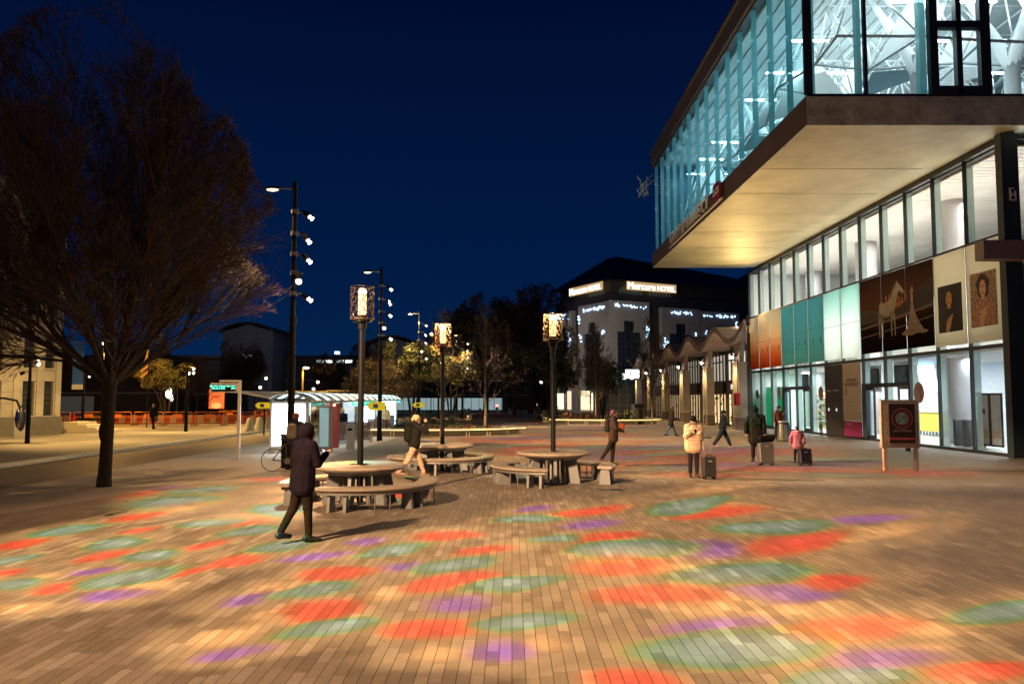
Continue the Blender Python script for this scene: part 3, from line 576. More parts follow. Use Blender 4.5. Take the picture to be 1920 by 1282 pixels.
def portrait(lab,ya,yb,z0,z1,bgm,hair,skin,cloth,fy,dark):
    o=thing('portrait_poster',lab,'poster',(XP-.02,0,0),0,'portrait posters on the cream film')
    MB().box(.002,.014,ya,yb,z0,z1).build('print',bgm,o); W_=yb-ya; Hh=z1-z0; cy_=ya+W_*fy
    P=lambda u,v:(cy_-u*W_,z0+v*Hh)
    flat([P(*p) for p in [(-.45,0),(-.42,.25),(-.3,.42),(-.12,.5),(.1,.5),(.3,.44),(.42,.28),(.44,0)]],-.002,'clothing',cloth,o)
    flat([P(.24*cos(t)*(1+.1*sin(5*t)),.74+.23*sin(t)) for t in [2*PI*i/24 for i in range(24)]],-.005,'hair',hair,o)
    flat([P(*p) for p in [(-.07,.5),(.07,.5),(.07,.62),(-.07,.62)]],-.008,'neck',skin,o)
    flat([P(.125*cos(t),.7+.155*sin(t)) for t in [2*PI*i/20 for i in range(20)]],-.011,'face',skin,o)
    ft=MB()
    for u,v,a,b_ in ((-.055,.73,.03,.011),(.055,.73,.03,.011),(-.055,.765,.035,.007),(.055,.765,.035,.007),(0,.615,.04,.012)):
        ft.prism([(-.014,*P(u+a*cos(t),v+b_*sin(t))) for t in [2*PI*i/10 for i in range(10)]],(.003,0,0))
    ft.build('features',M('print_features',(.12,.03,.02),.7),o)
    hd=MB()
    for i in range(4): hd.prism([(-.014,*P(.02-.05*i,.16+.01*i)),(-.014,*P(.06-.05*i,.15)),(-.014,*P(.16-.05*i,.36-.02*i)),(-.014,*P(.13-.05*i,.38-.02*i))],(.003,0,0))
    hd.prism([(-.017,*P(*p)) for p in [(-.16,.02),(-.02,.0),(.08,.16),(.0,.2),(-.12,.18)]],(.003,0,0)); hd.build('hand',skin,o)
portrait('portrait of a woman with dark curls on black, left poster of the two',32.72,34.55,4.98,6.98,M('print_black',(.012,.016,.016),.6),M('print_curls',(.02,.028,.026),.7,var=.8,vs=12),M('print_skin1',(.5,.26,.13),.6),M('print_coat',(.02,.02,.02),.7),.52,1)
portrait('portrait of a woman in a patterned autumn shawl, poster nearest the building corner',30.35,32.1,5.0,7.15,M('print_leafy',(.3,.22,.14),.6,var=.95,vs=9),M('print_hair2',(.03,.02,.018),.6),M('print_skin2',(.62,.38,.26),.6),M('print_shawl',(.42,.24,.14),.6,var=.95,vs=11),.5,0)
# cream banner, dark panel
b5=thing('exhibition_banner','tall cream banner with black title and a magenta foot beside the dark panel','banner',(XP-.03,0,0)); ya=Y0+5*DY+.08; yb=ya+DY-.2
MB().box(0,.02,ya,yb,.95,4.1).build('sheet',M('banner_cream',(.66,.6,.5),.7),b5); MB().box(0,.02,ya,yb,.12,.94).build('magenta_foot',M('banner_magenta',(.38,.03,.14),.6),b5)
MB().box(-.004,0,yb-.55,yb-.25,2.35,2.75).build('emblem',M('banner_gold',(.5,.36,.08),.6,var=.5,vs=15),b5)
text('FESTIVAL PHOTO','title_line',BLK,b5,(-.006,(ya+yb)/2,3.18),(R(90),0,R(-90)),.17,.003); text('LA GACILLY','title',BLK,b5,(-.006,(ya+yb)/2,2.95),(R(90),0,R(-90)),.33,.004)
l=MB(); rg=random.Random(8)
for i in range(9): l.box(-.004,0,yb-.3-rg.uniform(.9,1.6),yb-.3,2.1-i*.12,2.115-i*.12)
l.build('small_print',M('print_grey',(.3,.28,.25),.7),b5)
text('FESTIVAL PHOTO','foot_line',WHITE,b5,(-.006,yb-.7,.78),(R(90),0,R(-90)),.09,.003)
b6=thing('notice_board','dark brown information panel with small white notices between glass and cream banner','notice panel',(XP-.03,0,0)); ya=Y0+6*DY+.03; yb=ya+DY-.08
MB().box(0,.06,ya,yb,.1,4.1).build('board',M('panel_brown',(.045,.035,.03),.35),b6)
g_=MB(); g_.box(-.006,0,(ya+yb)/2-.006,(ya+yb)/2+.006,1.2,3.0); g_.box(-.006,0,ya+.2,yb-.2,2.0,2.012); g_.build('groove',BLK,b6)
n_=MB()
for y in (yb-.5,yb-1.6):
    n_.box(-.008,0,y-.08,y+.08,1.45,1.62)
n_.build('notices',EM('notice_white',(.9,.9,.8),.5),b6)
text('CONSIGNE','caption',WHITE,b6,(-.008,yb-.55,2.62),(R(90),0,R(-90)),.12,.003); text('INFORMATION','caption',WHITE,b6,(-.008,yb-1.6,2.62),(R(90),0,R(-90)),.12,.003)
# round pink stickers
for (y,z,r,lab) in [(36.5,2.45,.48,'round pink exhibition sticker on the glass right of the nearer entrance'),(48.1,2.5,.4,'round pink exhibition sticker on the glass right of the farther entrance'),(55.6,2.55,.42,'round pink sticker on the glass behind the lady in the bobble hat'),(60.6,2.5,.34,'round pink sticker on the last glass pane beside the green panel')]:
    s_=thing('glass_sticker',lab,'sticker',(XP,y,z),0,'round stickers on the glass'); MB().cyl((0,0,0),(.006,0,0),r,n=32).build('disc',M('sticker_pink',(.5,.33,.29),.6),s_)
    l=MB()
    for i in range(6): l.box(-.004,0,-r*.6+.02*i,r*.2-.05*i,r*.45-i*r*.13,r*.45-i*r*.13+.018)
    for i in range(5): l.prism([(-.004,-r*.2-i*.02,-r*.1-i*.08),(-.004,-r*.12-i*.02,-r*.1-i*.08),(-.004,-r*.55,-r*.45-i*.05),(-.004,-r*.62,-r*.45-i*.05)],(.004,0,0))
    l.build('print_lines',M('sticker_ink',(.12,.05,.04),.7),s_)
# station name letters and emblem on the slab edge
sn=thing('station_sign','row of steel letters with a red square emblem standing on the slab edge','sign',(XB-.16,0,12.32))
for i,(ch,y) in enumerate(zip("GARED'ANNECY",[52.6,51.7,50.8,49.9,48.9,48.2,47.5,46.5,45.5,44.6,43.7,42.8])):
    text(ch,'letter',M('letter_steel',(.72,.72,.7),.4),sn,(0,y,.42),(R(90),0,R(-90)),1.0,.05)
MB().box(-.06,.05,39.6,53.2,-.12,-.04).build('base_rail',M('rail_steel',(.55,.5,.42),.35,metal=.5),sn)
lb=MB().prism([(-.08,39.8,.1),(-.08,39.8,.75),(-.08,40.0,.9),(-.08,41.0,.9),(-.08,41.2,.75),(-.08,41.2,.1),(-.08,41.0,.02),(-.08,40.0,.02)],(.13,0,0)).build('emblem',M('emblem_red',(.2,.012,.03),.4),sn)
text('SNCF','emblem_text',M('emblem_white',(.6,.6,.6),.5),lb,(-.1,40.5,.46),(R(90),0,R(-90)),.5,.01)
# ragged dark wall flag behind far corner of box
vf=thing('rooftop_aerial','cluster of pale looped cables hanging off the far end of the upper box','cables',(10.62,60.75,18.2))
vm=MB(); rg=random.Random(4)
for i in range(16):
    p=Vector((rg.uniform(-.9,.1),rg.uniform(-.2,.3),rg.uniform(-.7,.8))); vm.path([p,p+Vector((rg.uniform(-.2,.1),0,rg.uniform(.1,.3))),p+Vector((rg.uniform(-.2,.3),0,rg.uniform(.3,.6)))],.045,5)
vm.path([(-.9,0,-.6),(-.3,0,.2),(.35,0,.8)],.05,5); vm.build('cable_loops',M('cable_pale',(.45,.43,.38),.6),vf)
# floodlight on the corner + warm light on the soffit
fl=thing('facade_floodlight','glaring warm floodlight bracketed to the far end of the facade','floodlight',(18.2,62.0,7.95))
MB().box(-.05,.4,-.04,.04,-.05,.05).build('bracket',BLK,fl); MB().cyl((-.25,-.1,0),(-.05,0,.06),.13,.1,16).build('housing',BLK,fl); MB().cyl((-.29,-.12,-.01),(-.255,-.105,0),.125,n=16).build('lens',EM('flood_lens',(1,.8,.5),90),fl)
spot((17.8,61.5,8.1),(13.5,47,12.2),1500,(1,.66,.22),95,.9,.12); spot((11.5,52,.3),(13.8,48,12.2),2300,(1,.62,.24),60,1,.2); spot((9.2,40,.3),(13.2,39.5,12.2),2300,(1,.64,.28),90,1,.2); spot((9,30,.3),(13.5,33,12.2),1000,(1,.64,.32),95,1,.2)  # spots near the ground are unseen, added to warm the soffit
# ============================================================ ARCADE WITH WAVY ROOF
AR=thing('arcade_building','low shop arcade with a wavy concrete roof running away behind the square','building',(0,0,0))
ARC=M('arcade_concrete',(.34,.26,.225),.65,var=.15,vs=1.2,bump=.1,bs=20); STN=M('pillar_stone',(.42,.36,.28),.6,var=.15,vs=2,bump=.1,bs=30)
PER=8.95
def wz(y): 
    c=.5+.5*cos(2*PI*(y-60.2)/PER); return 5.95+1.15*(c**1.15)
def ax(y): return min(25.0,15.25+.05+(y-52.1)*.302) if y<62.6 else 25.0
ys=[52.3+i*.45 for i in range(120)]
vs=[];fs=[]
for y in ys:
    z=wz(y); x1=max(ax(y),15.35); vs+=[(15.2,y,z),(x1,y,z),(x1,y,z+.42),(15.2,y,z+.42)]
for i in range(len(ys)-1):
    a=i*4; b=a+4; fs+=[(a,b,b+1,a+1),(a+1,b+1,b+2,a+2),(a+2,b+2,b+3,a+3),(a+3,b+3,b,a)]
fs+=[(0,1,2,3),(len(vs)-1,len(vs)-2,len(vs)-3,len(vs)-4)]
MB().add(vs,fs).build('roof',ARC,AR,smooth=False)
# shop front wall at x=17.3 from Y 59 on, lit panes and dark bands
SHOPL=[EM('shop_light_warm',(1,.78,.42),1.0,(.5,.4,.3)),EM('shop_light_pale',(1,.85,.6),.55,(.5,.45,.4)),M('shop_dark',(.03,.028,.025),.25)]
shopg=MB().poly([(17.28,59,.0),(17.28,105.5,.0),(17.28,105.5,7),(17.28,59,7)]) if False else None
wl=MB(); 
for i in range(5):
    ya=60.2-PER/2+i*PER+.7+ (3.2 if i==0 else 0); yb=60.2+PER/2+i*PER-.7
    # upper glass with interior light
    sw=thing  # keep name free
    f=MB()
    n=max(2,int((yb-ya)/1.05))
    for j in range(n+1):
        y=ya+j*(yb-ya)/n; f.box(17.2,17.3,y-.035,y+.035,.1,wz(y)-.02)
    for z in (.02,2.55,3.5,5.1): f.box(17.18,17.31,ya,yb,z,z+.1)
    f.build('window_frame',DARK,AR)
    MB().box(17.34,17.4,ya,yb,3.6,5.7).build('shop_interior',SHOPL[(1,0,2,2,2)[i]] if False else EM('upper_glow%d'%i,(1,.9,.72),(.5,.22,.10,.08,.05)[i],(.3,.28,.25)),AR)
    MB().box(17.34,17.4,ya,yb,.1,2.5).build('shop_interior',EM('lower_glow%d'%i,(1,.7,.36),(.75,.55,.30,.2,.1)[i],(.35,.3,.2)),AR)
    MB().box(17.15,17.25,ya+.05,yb-.05,2.62,3.48).build('shop_fascia',M('fascia_brown',(.14,.095,.085),.6),AR)
    g_=MB(); rg=random.Random(40+i)
    for q in range(34):
        y=rg.uniform(ya,yb-.4); z=rg.uniform(.3,2.3); g_.box(17.31,17.335,y,y+rg.uniform(.12,.4),z,z+rg.uniform(.05,.22))
    g_.build('window_display',M('display_goods',(.12,.06,.03),.6,var=.7,vs=6),AR)
text('SAVEURS',"shop_sign",EM('shop_letters',(.8,.9,.75),.5),AR,(17.12,61.6,3.05),(R(90),0,R(-90)),.55,.02)
MB().box(17.0,17.1,99,105.6,0,6).build('end_pier',ARC,AR)
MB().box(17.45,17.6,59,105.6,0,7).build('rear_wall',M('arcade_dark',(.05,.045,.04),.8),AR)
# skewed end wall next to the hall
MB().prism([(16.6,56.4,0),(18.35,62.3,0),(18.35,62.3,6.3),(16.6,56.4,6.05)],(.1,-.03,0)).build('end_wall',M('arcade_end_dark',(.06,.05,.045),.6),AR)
LAMPW=EM('arcade_lamp',(1,.85,.62),30)
for i in range(6):
    y=60.2-PER/2+i*PER+ (0)
    for s_,dy in ((0,-.62),(1,.62)):
        p=MB().prism([(15.55,y+dy*.8-.26,0),(16.15,y+dy*.8-.26,0),(16.15,y+dy*.8-.26,4.7),(15.55,y+dy*.8-.26,4.7)],(0,.52,0)).build('pillar',STN,AR,bevel=.02)
        MB().box(15.54,16.16,y+dy*.8-.27,y+dy*.8+.27,0,.85).build('pillar_base',M('pillar_base',(.16,.125,.10),.6),p)
    MB().prism([(15.7,y-.5,4.7),(15.7,y+.5,4.7),(15.7,y+1.0,wz(y+1)),(15.7,y-1.0,wz(y-1))],(.3,0,0)).build('roof_strut',ARC,AR)
    lm=thing('arcade_lamp',['glaring lamp above the pillar pair nearest the station hall','lamp above the second pillar pair of the arcade','lamp above the third pillar pair of the arcade','lamp above the fourth pillar pair of the arcade','lamp above the fifth pillar pair of the arcade','lamp above the last pillar pair of the arcade'][i],'lamp',(15.35,y,5.15),0,'lamps above the arcade pillars')
    MB().box(0,.35,-.03,.03,-.03,.03).build('bracket',BLK,lm); MB().cyl((-.02,-.05,-.12),(-.02,.05,.14),.1,.07,12).build('housing',BLK,lm); MB().cyl((-.05,-.1,-.15),(-.03,-.06,-.12),.09,n=12).build('lens',LAMPW,lm)
    spot((15.2,y-.05,4.9),(15.75,y-.05,0),520,(1,.72,.33),75,.8,.08); spot((15.1,y,5.2),(14,y,0),260,(1,.62,.28),120,.9,.1)
    spot((15.9,y+3.2,4.3),(16.6,y+4.4,7.5),70,(1,.62,.3),120,.9,.1)
sg=thing('shop_sign_box','small bright white box sign jutting from the far arcade over a dark canopy','sign',(15.4,96.5,4.6)); MB().box(-1.7,-.1,-.12,.12,0,1.0).build('lightbox',EM('sign_white',(.85,.92,1),3),sg); MB().box(-.1,.4,-.05,.05,.4,.5).build('bracket',BLK,sg); MB().box(-1.2,-1.05,-.13,-.121,.25,.8).box(-1.2,-.85,-.13,-.121,.62,.7).box(-.7,-.55,-.13,-.121,.25,.8).build('symbol',BLK,sg)
fb=thing('fire_box','red metal box on the pillar beside the station hall','box',(15.52,55.1,1.7)); MB().box(-.3,.02,-.02,-.6,0,.85).build('casing',M('fire_red',(.55,.015,.02),.4),fb,bevel=.02); MB().box(-.31,-.3,-.5,-.1,.1,.7).build('door',M('fire_red2',(.4,.01,.015),.4),fb); MB().cyl((-.1,-.3,.85),(-.05,-.28,3.2),.03).build('pipe',BROWNM,fb)
# glazed canopy porch before the hotel
pc=thing('hotel_porch','dark glazed porch with a flat canopy in front of the hotel entrance','porch',(15,104,0))
MB().box(-4.6,.6,-.2,2.6,3.7,4.0).build('canopy',DARK,pc); f=MB()
for x in (-4.5,-3.4,-2.3,-1.2,-.1): f.box(x,x+.1,0,.1,0,3.7)
for z in (1.2,2.6): f.box(-4.5,.5,.02,.08,z,z+.08)
f.build('frame',GREY,pc); MB().poly([(-4.4,.06,0),(.5,.06,0),(.5,.06,3.7),(-4.4,.06,3.7)]).build('glazing',M('porch_glass',(.1,.12,.11),.15),pc); MB().box(-3.1,-2.4,.5,.6,.3,2.4).box(-.9,-.3,.5,.6,.4,2.5).build('lit_panel',EM('porch_glow',(1,.8,.4),.5),pc)
# ============================================================ HOTEL
HC0=Vector((15.8,129,0)); HU=math.atan2(.46,.888)
HT=thing('hotel_building','white stone hotel with dark glass bays, slate hip roof and small blue lights','building',tuple(HC0),HU)
HWM=M('hotel_render',(.36,.35,.33),.8,var=.12,vs=.3); HG=M('hotel_glass',(.03,.045,.06),.2,var=.3,vs=.8); SL=M('slate',(.012,.014,.02),.6,var=.3,vs=2)
MB().box(.6,42,.6,18,0,19.2).build('core',M('hotel_dark',(.035,.035,.04),.5,var=.2,vs=.5),HT)
def hface(a0,a1,side,top=17.9,wins=True):
    # white block on the u face (side 0) or v face (side 1)
    def B(m,a,b,d0,d1,z0,z1):
        if side==0: m.box(a,b,d0,d1,z0,z1)
        else: m.box(d0,d1,a,b,z0,z1)
    c=(a0+a1)/2; w_=(a1-a0); ww=w_*.30
    m=MB()
    if wins:
        B(m,a0,c-ww,-.25,.8,0,top); B(m,c+ww,a1,-.25,.8,0,top); B(m,c-ww,c-ww*.45,-.25,.8,13.0,top); B(m,c+ww*.45,c+ww,-.25,.8,13.0,top); B(m,c-ww*.45,c+ww*.45,-.25,.8,14.8,top); B(m,c-ww,c+ww,-.25,.8,0,1.2)
    else: B(m,a0,a1,-.25,.8,0,top)
    m.build('wall',HWM,HT)
    if wins:
        for i,z in enumerate((1.3,4.3,7.3,10.2,13.1)):
            for s_ in (-1,1):
                g_=MB(); a=c+s_*ww*.5-ww*.44; b=c+s_*ww*.5+ww*.44
                if z>13: a=max(a,c-ww*.42); b=min(b,c+ww*.42); 
                B(g_,a,b,.05,.2,z,z+(2.7 if z<13 else 1.6)); wn_=g_.build('window',HG,HT)
                fr=MB(); B(fr,a,b,.0,.05,z+.75,z+.85); B(fr,(a+b)/2-.04,(a+b)/2+.04,.0,.05,z,z+(2.6 if z<13 else 1.6)); fr.build('frame',BLK,wn_)
hface(-.25,7.8,0); hface(10.4,18.7,0,17.4); hface(19.0,27.6,0,17.2); hface(30,38,0,17)
hface(.9,9.1,1); hface(11.3,17.5,1,17.4)
bb=MB().box(-.3,7.9,-.32,-.26,17.9,18.05).build('coping',HWM,HT)
MB().box(8.2,9.9,-.1,.5,0,8.6).build('stair_bay',HWM,HT); MB().box(-.6,.4,9.3,10.9,0,9.2).build('stair_bay',HWM,HT)
# attic and roof
MB().box(1.2,40,1.2,17.5,19.2,21.6).build('attic',M('attic_dark',(.03,.028,.028),.7),HT)
rv=[(-.2,-.2,21.5),(40.5,-.2,21.5),(40.5,18.6,21.5),(-.2,18.6,21.5),(7,8,27.0),(33,8,25.2),(33,11,25.2),(7,11,27.0)]
MB().add(rv,[(0,1,5,4),(1,2,6,5),(2,3,7,6),(3,0,4,7),(4,5,6,7),(3,2,1,0)]).build('roof',SL,HT)
def arch(c,side):
    m=MB(); g_=MB(); pts=[(c+2.6*cos(t),19.2+1.7*sin(t)) for t in [PI*i/12 for i in range(13)]]
    f=(lambda a,z,d:(a,d,z)) if side==0 else (lambda a,z,d:(d,a,z))
    g_.prism([f(a,z,1.12) for a,z in pts],(0,.06,0) if side==0 else (.06,0,0)); w_=g_.build('arched_window',M('arch_glass',(.05,.09,.11),.3),HT)
    for i in range(-3,4): 
        a=c+i*.7; h=1.7*math.sqrt(max(0,1-(i*.7/2.6)**2)); 
        if side==0: m.box(a-.04,a+.04,1.04,1.12,19.2,19.2+h)
        else: m.box(1.04,1.12,a-.04,a+.04,19.2,19.2+h)
    m.build('frame',M('arch_frame',(.2,.25,.27),.6),w_)
arch(5.0,0); arch(11,0); arch(5.5,1)
SGN=EM('hotel_sign_glow',(1,.66,.3),.3,(.15,.1,.05)); SGL=EM('hotel_sign_letters',(1,.95,.88),1.3)
hs=thing('hotel_sign','long lit sign reading Mercure Hotel on the right front of the hotel roof edge','sign',tuple(HC0+Matrix.Rotation(HU,3,'Z')@Vector((4.0,-.3,20.0))),HU,'hotel name signs'); MB().box(-.6,9.6,.15,.3,-.05,1.35).build('backboard',SGN,hs)
text('Mercure',"letters",SGL,hs,(2.3,.05,.6),(R(90),0,0),1.65,.05); text('HOTEL',"letters",SGL,hs,(7.4,.05,.5),(R(90),0,0),1.2,.05)
hs=thing('hotel_sign','lit hotel sign seen at a slant on the left return of the hotel roof edge','sign',tuple(HC0+Matrix.Rotation(HU,3,'Z')@Vector((-.3,11.6,20.0))),HU-R(90),'hotel name signs'); MB().box(-.6,9.8,.15,.3,-.05,1.35).build('backboard',SGN,hs)
text('Mercure',"letters",SGL,hs,(2.4,.05,.6),(R(90),0,0),1.65,.05); text('HOTEL',"letters",SGL,hs,(7.5,.05,.5),(R(90),0,0),1.2,.05)
# tiny blue-white lights of the festive garland, in clusters round the blocks
BL=EM('garland_blue',(.35,.62,1),4.5)
def lights(name,side,pts):
    m=MB()
    for a,z in pts:
        if side==0: m.box(a-.065,a+.065,-.36,-.28,z-.055,z+.055)
        else: m.box(-.36,-.28,a-.14,a+.14,z-.07,z+.07)
    m.build(name,BL,HT)
rg=random.Random(12)
def run(a0,a1,z,n,jz=.25): return [(a0+(a1-a0)*rg.random(),z+rg.uniform(-jz,jz)*(.3+rg.random())) for _ in range(n)]
lights('garland',0,run(.8,7.2,17.2,26)+run(7.1,7.7,13,8,1.6)+run(6.9,7.8,8.6,9,.3)+run(7.2,7.8,13.4,6,.5)); lights('garland',0,run(12,17,16.6,20)+run(10.6,11.6,11.4,10,.9)+run(17,18.4,13,4,1)); lights('garland',0,run(19.4,26.8,16.5,26)+run(19.2,20,12.5,9,1.2)+run(26.6,27.4,14.8,9,1.2)); lights('garland',1,run(.6,8,17,24)+run(8.6,9,15.6,8,.8)+run(1.0,1.8,13,5,.3)+run(8,9,12.5,4,.6)); lights('garland',1,run(11.4,12.4,12,12,1.6)+run(12,16.5,16.4,10,.6))
LW=EM('room_light',(.9,1,.85),.45)
for (a,z) in ((2.4,5.2),(3.9,5.2)): MB().box(a,a+.75,-.03,-.0,z,z+1.0).build('lit_window',LW,HT)
MB().box(-.04,0,13.2,13.8,9,10.2).box(-.04,0,14.4,15,9,10.2).build('lit_window',LW,HT)
# ground floor glow left of the porch
for u,w_,c_,s_ in ((-1.0,.0,0,0),):
    pass
for v0,v1,z1,e_ in ((1.2,2.6,4.0,.9),(3.8,4.8,3.0,1.8),(5.6,8.2,3.4,.6),(10.0,12.6,3.4,.5),(14,16.5,3.0,.9)): MB().box(-.42,-.3,v0,v1,.2,z1).build('lit_shopfront',EM('shopfront_glow%d'%int(v0*10),(1,.83,.52),e_),HT)
MB().box(2.0,3.8,-.4,-.3,.2,4.2).build('lit_entrance',EM('entrance_glow',(1,.88,.6),1.4),HT); MB().box(5.2,6.4,-.36,-.3,.3,2.3).build('blue_panel',EM('blue_glow',(.15,.12,.8),.5),HT)
pt=MB().ell((2.9,-.7,3.3),.14).ell((3.2,-.7,3.1),.12).build('porch_light',EM('porch_light',(1,.95,.85),25),HT)
# rear dark block
tb=thing('rear_building','dark slate-roofed block standing behind the hotel and the arcade','building',(56,150,0)); MB().box(-14,16,0,25,0,21.5).build('wall',M('rear_dark',(.05,.045,.045),.8,var=.2,vs=.4),tb); MB().add([(-15,-1,21.5),(17,-1,21.5),(17,26,21.5),(-15,26,21.5),(-8,8,27.5),(10,8,27.5),(10,18,27.5),(-8,18,27.5)],[(0,1,5,4),(1,2,6,5),(2,3,7,6),(3,0,4,7),(4,5,6,7),(3,2,1,0)]).build('roof',SL,tb)
# ============================================================ STONE BUILDING AT LEFT
SB=thing('stone_building','pale stone building with tall narrow windows behind the bare tree at left','building',(0,0,0))
STB=M('ashlar',(.44,.40,.34),.75,var=.16,vs=1.2,bump=.25,bs=8); PLN=M('plinth_stone',(.14,.13,.11),.8,var=.15,vs=2)
a=Vector((-26.1,46.3,0)); d=Vector((-2.0,-2.3,0)).normalized(); nrm=Vector((-d.y,d.x,0)); 
if nrm.x<0: nrm=-nrm
# local frame: u along the wall away from the corner, w outward
Mx=Matrix(((d.x,nrm.x,0,a.x),(d.y,nrm.y,0,a.y),(0,0,1,0),(0,0,0,1)))
LEN=24; wins=[(.35,.85),(1.35,1.95),(3.0,3.65),(4.3,4.9),(6.2,6.8),(7.6,8.2),(9.6,10.2),(11,11.6),(13,13.6),(14.6,15.2)]
rows=[(1.2,3.15),(3.9,5.6),(6.9,8.9),(9.9,11.7)]
m=MB(); u=0
for (u0,u1) in wins+[(LEN,LEN)]:
    m.box(u,u0,-.6,0,1.15,14,Mx); 
    if u1>u0:
        zz=1.15
        for (z0,z1) in rows: m.box(u0,u1,-.6,-.02,zz,z0,Mx); zz=z1
        m.box(u0,u1,-.6,-.02,zz,14,Mx)
    u=u1
m.build('wall',STB,SB); MB().box(-.1,LEN,-.6,.18,0,1.15,Mx).build('plinth',PLN,SB); MB().box(-.2,LEN,-.8,.25,14,14.5,Mx).build('cornice',STB,SB)
m=MB()
for u in (0,1.0,2.15,3.95,5.2,7.1,8.9,10.5): m.box(u,u+.28,.0,.12,1.16,13.9,Mx)
m.build('pilaster',STB,SB)
m=MB()
for z in [1.9+i*.62 for i in range(20)]: m.box(0,LEN,.001,.004,z,z+.02,Mx)
m.build('joint_lines',M('joint_dark',(.15,.13,.11),.9),SB)
for (u0,u1) in wins[:8]:
    for (z0,z1) in rows:
        w_=MB().box(u0,u1,-.35,-.3,z0,z1,Mx).build('window',M('window_dark',(.03,.032,.035),.2),SB); MB().box(u0,u0+.05,-.3,-.26,z0,z1,Mx).box(u1-.05,u1,-.3,-.26,z0,z1,Mx).box(u0,u1,-.3,-.26,(z0+z1)/2,(z0+z1)/2+.05,Mx).build('frame',M('bronze',(.08,.06,.045),.5),w_); MB().box(u0-.05,u1+.05,-.3,.08,z0-.08,z0,Mx).build('sill',STB,w_)
MB().box(-.02,12,-14,-.6,0,13.9,Mx).build('side_wall',STB,SB)
st=thing('stone_steps','short flight of pale stone steps at the foot of the stone building','steps',(-25.9,49.2,.115)); m=MB()
for i in range(4): m.box(-1.2,1.5-i*.55,-1,1.2,i*.16+.001*i,i*.16+.16)
m.build('treads',GRAN,st)
bn=thing('blue_banner','blue vertical banner with a pale foot hanging off the stone building corner','banner',(-25.6,46.6,0)); MB().box(0,.62,0,.03,3.0,5.4).build('cloth',M('banner_blue',(.02,.09,.32),.7),bn); MB().box(0,.62,-.002,.032,2.7,2.99).build('pale_foot',M('banner_pale',(.5,.48,.42),.7),bn); MB().cyl((-.4,.015,5.45),(.7,.015,5.45),.025).build('rod',GREY,bn)
text('ECOLE',"printed_text",M('banner_text',(.45,.6,.75),.7),bn,(.31,-.006,4.6),(R(90),0,0),.16,.003); text('PRIMAIRE',"printed_text",MATS['banner_text'],bn,(.31,-.006,4.4),(R(90),0,0),.12,.003); text('ANNECY',"printed_text",MATS['banner_text'],bn,(.31,-.006,4.1),(R(90),0,0),.12,.003)
# utility box by lamp, mirror at the left margin
ub=thing('utility_box','pale grey utility box at the foot of the stone wall behind the lamp post','box',(-25.6,42.0,.115)); MB().box(-.3,.3,-.2,.2,0,.95).build('casing',M('box_grey',(.35,.34,.31),.6),ub,bevel=.02); MB().box(-.26,.26,-.22,-.2,.1,.85).build('door',M('box_grey2',(.3,.29,.27),.6),ub)
rm=thing('vehicle_mirror','rounded dark wing mirror on a curved arm reaching in at the left margin','mirror',(-7.9,12.6,0)); MB().path([(-.5,0,2.18),(-.1,0,2.2),(.12,0,2.16),(.2,0,2.0)],.018,6).build('arm',BLK,rm); mm=MB().ell((.2,0,1.88),(.07,.05,.2),14,10).build('shell',BLK,rm,smooth=True); MB().ell((.17,-.035,1.88),(.045,.022,.15),14,10).build('glass',M('mirror_glass',(.5,.5,.48),.1,metal=1),mm,smooth=True)
# ============================================================ APARTMENT BLOCKS AND FAR TOWN
APW=M('apartment_wall',(.2,.2,.22),.85,var=.15,vs=.2); APD=M('apartment_dark',(.03,.03,.035),.6)
def block(name,lab,x,y,w_,dp,h,rz=0,wins=((.1,3),),wall=None,roof='curve'):
    o=thing(name,lab,'building',(x,y,0),rz); wall=wall or APW
    MB().box(-w_/2,w_/2,0,dp,0,h).build('wall',wall,o)
    if roof=='curve':
        n=12; vs=[];fs=[]
        for i in range(n+1):
            u=-1.12+2.24*i/n; z=h+1.9-1.7*(u*u)/1.25; vs+=[(u*w_/2,-1.2,z),(u*w_/2,dp+1,z),(u*w_/2,dp+1,z+.35),(u*w_/2,-1.2,z+.35)]
        for i in range(n):
            a=i*4;b=a+4; fs+=[(a,b,b+1,a+1),(a+1,b+1,b+2,a+2),(a+2,b+2,b+3,a+3),(a+3,b+3,b,a)]
        fs+=[(0,1,2,3),(4*n+3,4*n+2,4*n+1,4*n)]
        MB().add(vs,fs).build('roof',M('roof_dark',(.035,.03,.03),.7),o); MB().prism([(-w_/2,.02,h),(w_/2,.02,h),(w_/2,.02,h+.4),(0,.02,h+1.8),(-w_/2,.02,h+.4)],(0,dp-.1,0)).build('gable',wall,o)
    else: MB().box(-w_/2-.3,w_/2+.3,-.3,dp+.3,h,h+.5).build('roof',M('roof_dark',(.035,.03,.03),.7),o)
    nr=int((h-3)/3)
    for r_ in range(nr):
        z=3.4+r_*3.0
        MB().box(-w_/2,w_/2,-.08,0,z-.7,z-.5).build('floor_band',M('band_grey',(.2,.2,.22),.8),o)
        for c_ in range(max(2,int(w_/4))):
            a=-w_/2+1+c_*(w_-1)/max(2,int(w_/4)); f=MB().box(a,a+2.1,-.05,-.01,z,z+1.3).build('window',APD,o); MB().box(a+1.0,a+1.08,-.08,-.05,z,z+1.3).build('frame',wall,f)
    return o
b=block('apartment_block','grey apartment block with a curved roof behind the twigs at left',-50.3,152,9.6,14,14.4)
MB().box(.2,1.0,-.12,-.06,9.5,10.5).build('lit_window',EM('lit_window_warm',(1,.85,.5),1.6),b); MB().box(-1.0,.0,-.12,-.06,9.5,10.5).build('lit_window',EM('lit_window_blue',(.4,.6,.9),.35),b)
b=block('apartment_block','grey apartment block with a curved roof behind the lantern pole',-22.6,150,9.5,14,11.7)
